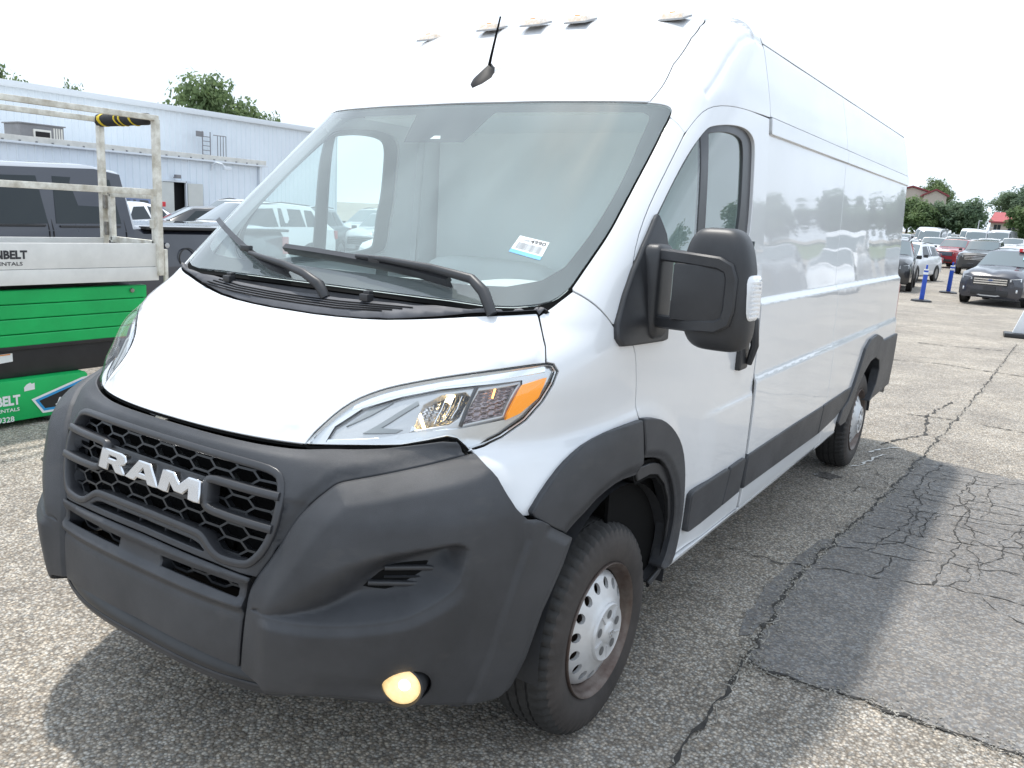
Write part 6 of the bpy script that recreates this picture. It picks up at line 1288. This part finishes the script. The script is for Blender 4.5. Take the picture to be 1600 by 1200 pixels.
for i, (x, y, h, rx, lb) in enumerate([(-8.0, 97, 1.6, 1.3, 'pale green bush low under the left trees'), (-6.0, 97, 1.5, 1.1, 'pale green bush beside the two lamp poles'), (-1.6, 95, 1.5, 1.2, 'pale green bush in front of the red roofed house'), (-12, 98, 1.5, 1.4, 'pale green bush next to the van tail')]): tree(x, y, h, rx, 'leaf3', lb, i, name='shrub')['category'] = 'bush'
tree(-46.6, 34.0, 10.9, 3.1, 'leaf', 'big round tree standing above the roof line of the metal building', 0, z=-1.2, big=True); tree(-45.4, 36.9, 9.0, 2.0, 'leaf', 'tree leaning out right of the big round one above the roof', 1, z=-1.2, big=True)
tree(-61, 27.6, 10.8, 2.6, 'leaf', 'tree top at the left edge above the metal roof', 2, z=-1, big=True); tree(-59.4, 31.6, 10.3, 1.3, 'leaf', 'tiny tree top peeking over the metal roof', 1, z=-1, big=True); tree(-51, 43.2, 9.2, 1.3, 'leaf', 'small tree top right of the big tree over the roof', 2, z=-1)
for i, (x, y, h, rx) in enumerate([(4.5, 107, 5.5, 2.8), (9, 108, 4.6, 2.6), (12.5, 109, 6.4, 3.0), (17, 110, 7.2, 3.6), (22, 108, 5.4, 3.2), (26, 112, 8.0, 4.2), (32, 109, 6.0, 3.5), (37, 114, 8.6, 4.6), (14, 128, 10, 5), (40, 86, 7.0, 4.4)]):
    tree(x, y, h, rx, 'leaf2', '%s tree in the line across the lot, mirrored in the van' % ['first', 'second', 'third', 'fourth', 'fifth', 'sixth', 'seventh', 'eighth', 'ninth', 'tenth'][i], i, group='trees mirrored in the van')
# grass bank behind the rows
M['grass'] = mat('bank_grass', (.11, .16, .045), .9, var=(.7, .4, (.07, .11, .035)))
V = []; nx_, ny_ = 40, 10; rs = np.random.RandomState(3)
for j in range(ny_):
    for i in range(nx_): x = -45 + 90 * i / (nx_ - 1); y = 90 + 30 * j / (ny_ - 1); V.append((x, y, float(gz(x, y)) + .03 + (.10 * rs.rand() if 0 < j < ny_ - 1 else 0)))
mb = MB(); mb.add(V, [(j * nx_ + i, j * nx_ + i + 1, (j + 1) * nx_ + i + 1, (j + 1) * nx_ + i) for j in range(ny_ - 1) for i in range(nx_ - 1)]); tag(mb.build('grass_bank', M['grass'], smooth=60), kind='structure')
V = []; F = []
for k in range(9000):
    x = rs.uniform(-24, 8); y = rs.uniform(90, 106); z = float(gz(x, y)); a = rs.rand() * 3.14; h = rs.uniform(.12, .4); i = len(V)
    V += [(x - .05 * math.cos(a), y - .05 * math.sin(a), z), (x + .05 * math.cos(a), y + .05 * math.sin(a), z), (x + rs.randn() * .05, y + rs.randn() * .05, z + h)]; F.append((i, i + 1, i + 2))
mb = MB(); mb.add(V, F); tag(mb.build('grass_tufts', M['grass'], smooth=0), kind='stuff')
# ------------------------------------------------------------------ FAR BUILDINGS AND LAMP POLES
M['stucco'] = mat('tan_wall', (.42, .38, .33), .8, var=(.6, .06)); M['redroof'] = mat('red_roof', (.34, .055, .060), .55, var=(1.5, .12)); M['redtrim'] = mat('dark_red_trim', (.20, .035, .04), .5); M['winb'] = mat('dark_window', (.03, .035, .04), .1, coat=.6)
def house(name, c, rz, label):
    return empty(name, c, R(rz), label, 'building')
gb_ = house('gabled_building', (-21.9, 152, 3.7), 12, 'tan building with dark red gable edges rising over the trees by the van tail')
def gable(w_, d_, he, hr, x0, y0, nm, parent):
    mb = MB(); mb.prism([(x0 - w_ / 2, 0), (x0 + w_ / 2, 0), (x0 + w_ / 2, he), (x0, hr), (x0 - w_ / 2, he)], 'y', y0, y0 + d_); mb.build(nm, M['stucco'], parent, smooth=0)
    mb = MB(); e = .35; s_ = (hr - he) / (w_ / 2)
    for sx in (1, -1): mb.add([(x0, y0 - e, hr + .06), (x0 + sx * (w_ / 2 + e), y0 - e, he - e * s_ + .06), (x0 + sx * (w_ / 2 + e), y0 + d_ + e, he - e * s_ + .06), (x0, y0 + d_ + e, hr + .06), (x0, y0 - e, hr + .32), (x0 + sx * (w_ / 2 + e), y0 - e, he - e * s_ + .32), (x0 + sx * (w_ / 2 + e), y0 + d_ + e, he - e * s_ + .32), (x0, y0 + d_ + e, hr + .32)], [(0, 1, 2, 3), (7, 6, 5, 4), (0, 4, 5, 1), (1, 5, 6, 2), (2, 6, 7, 3)])
    mb.build('roof', M['redtrim'], parent, smooth=0)
gable(9.5, 16, 4.9, 6.3, 1.2, 3, 'wall', gb_); gable(3.4, 5, 4.9, 5.75, 4.6, 0, 'wing_wall', gb_)
rh = house('red_roofed_house', (-4.6, 150, 1.0), -4, 'two storey tan building with a bright red roof')
mb = MB(); mb.box((.6, 4, 1.9), (9.2, 8, 3.8)); mb.build('wall', M['stucco'], rh); mb = MB(); mb.prism([(-.6, 3.85), (4, 5.4), (8.6, 3.85), (8.6, 3.7), (-.6, 3.7)], 'x', -4.2, 5.5); mb.build('roof', M['redroof'], rh, smooth=0)
mb = MB(); mb.box((.65, -.58, 3.70), (9.7, .10, .20)); mb.build('eave', M['redtrim'], rh)
for x in (-3.0, -1.0, 1.0, 3.0):
    for z in (1.2, 2.85):
        mb = MB(); mb.box((x, -.02, z), (.95, .08, 1.0)); f = mb.build('window', M['winb'], rh); mb = MB(); mb.box((x, -.07, z), (.05, .03, 1.0)); mb.box((x, -.07, z - .53), (1.1, .10, .07)); mb.build('window_sill', M['stucco'], f)
mb = MB(); mb.box((-4.6, -.8, .9), (1.6, 2, 1.8)); mb.build('porch_wall', M['stucco'], rh)
lp = empty('lamp_pole', (-5.35, 90, 0), 0, 'slim grey lamp pole under the trees, taller of two', 'lamp pole', 'lamp poles on the grass edge'); mb = MB(); mb.tube([(0, 0, 0), (0, 0, 3.6)], [.07, .05], 8); mb.build('pole', M['alloy'], lp); mb = MB(); mb.box((.12, 0, 3.6), (.30, .12, .08)); mb.build('lamp_head', M['alloy'], lp)
c = copy_tree(lp); c.location = (-4.1, 86, 0); c.scale = (1, 1, .82); c.rotation_euler = (0, 0, .4); tag(c, 'slim lamp pole right of the taller one, by the grass', 'lamp pole', 'lamp poles on the grass edge')
mb = MB(); mb.tube([(0, 0, 0), (0, 0, 5.2)], [.08, .06], 8); u_ = mb.build('utility_pole', M['bark']); u_.location = (-2.6, 130, 1.6); tag(u_, 'thin utility pole rising behind the red roof', 'pole')
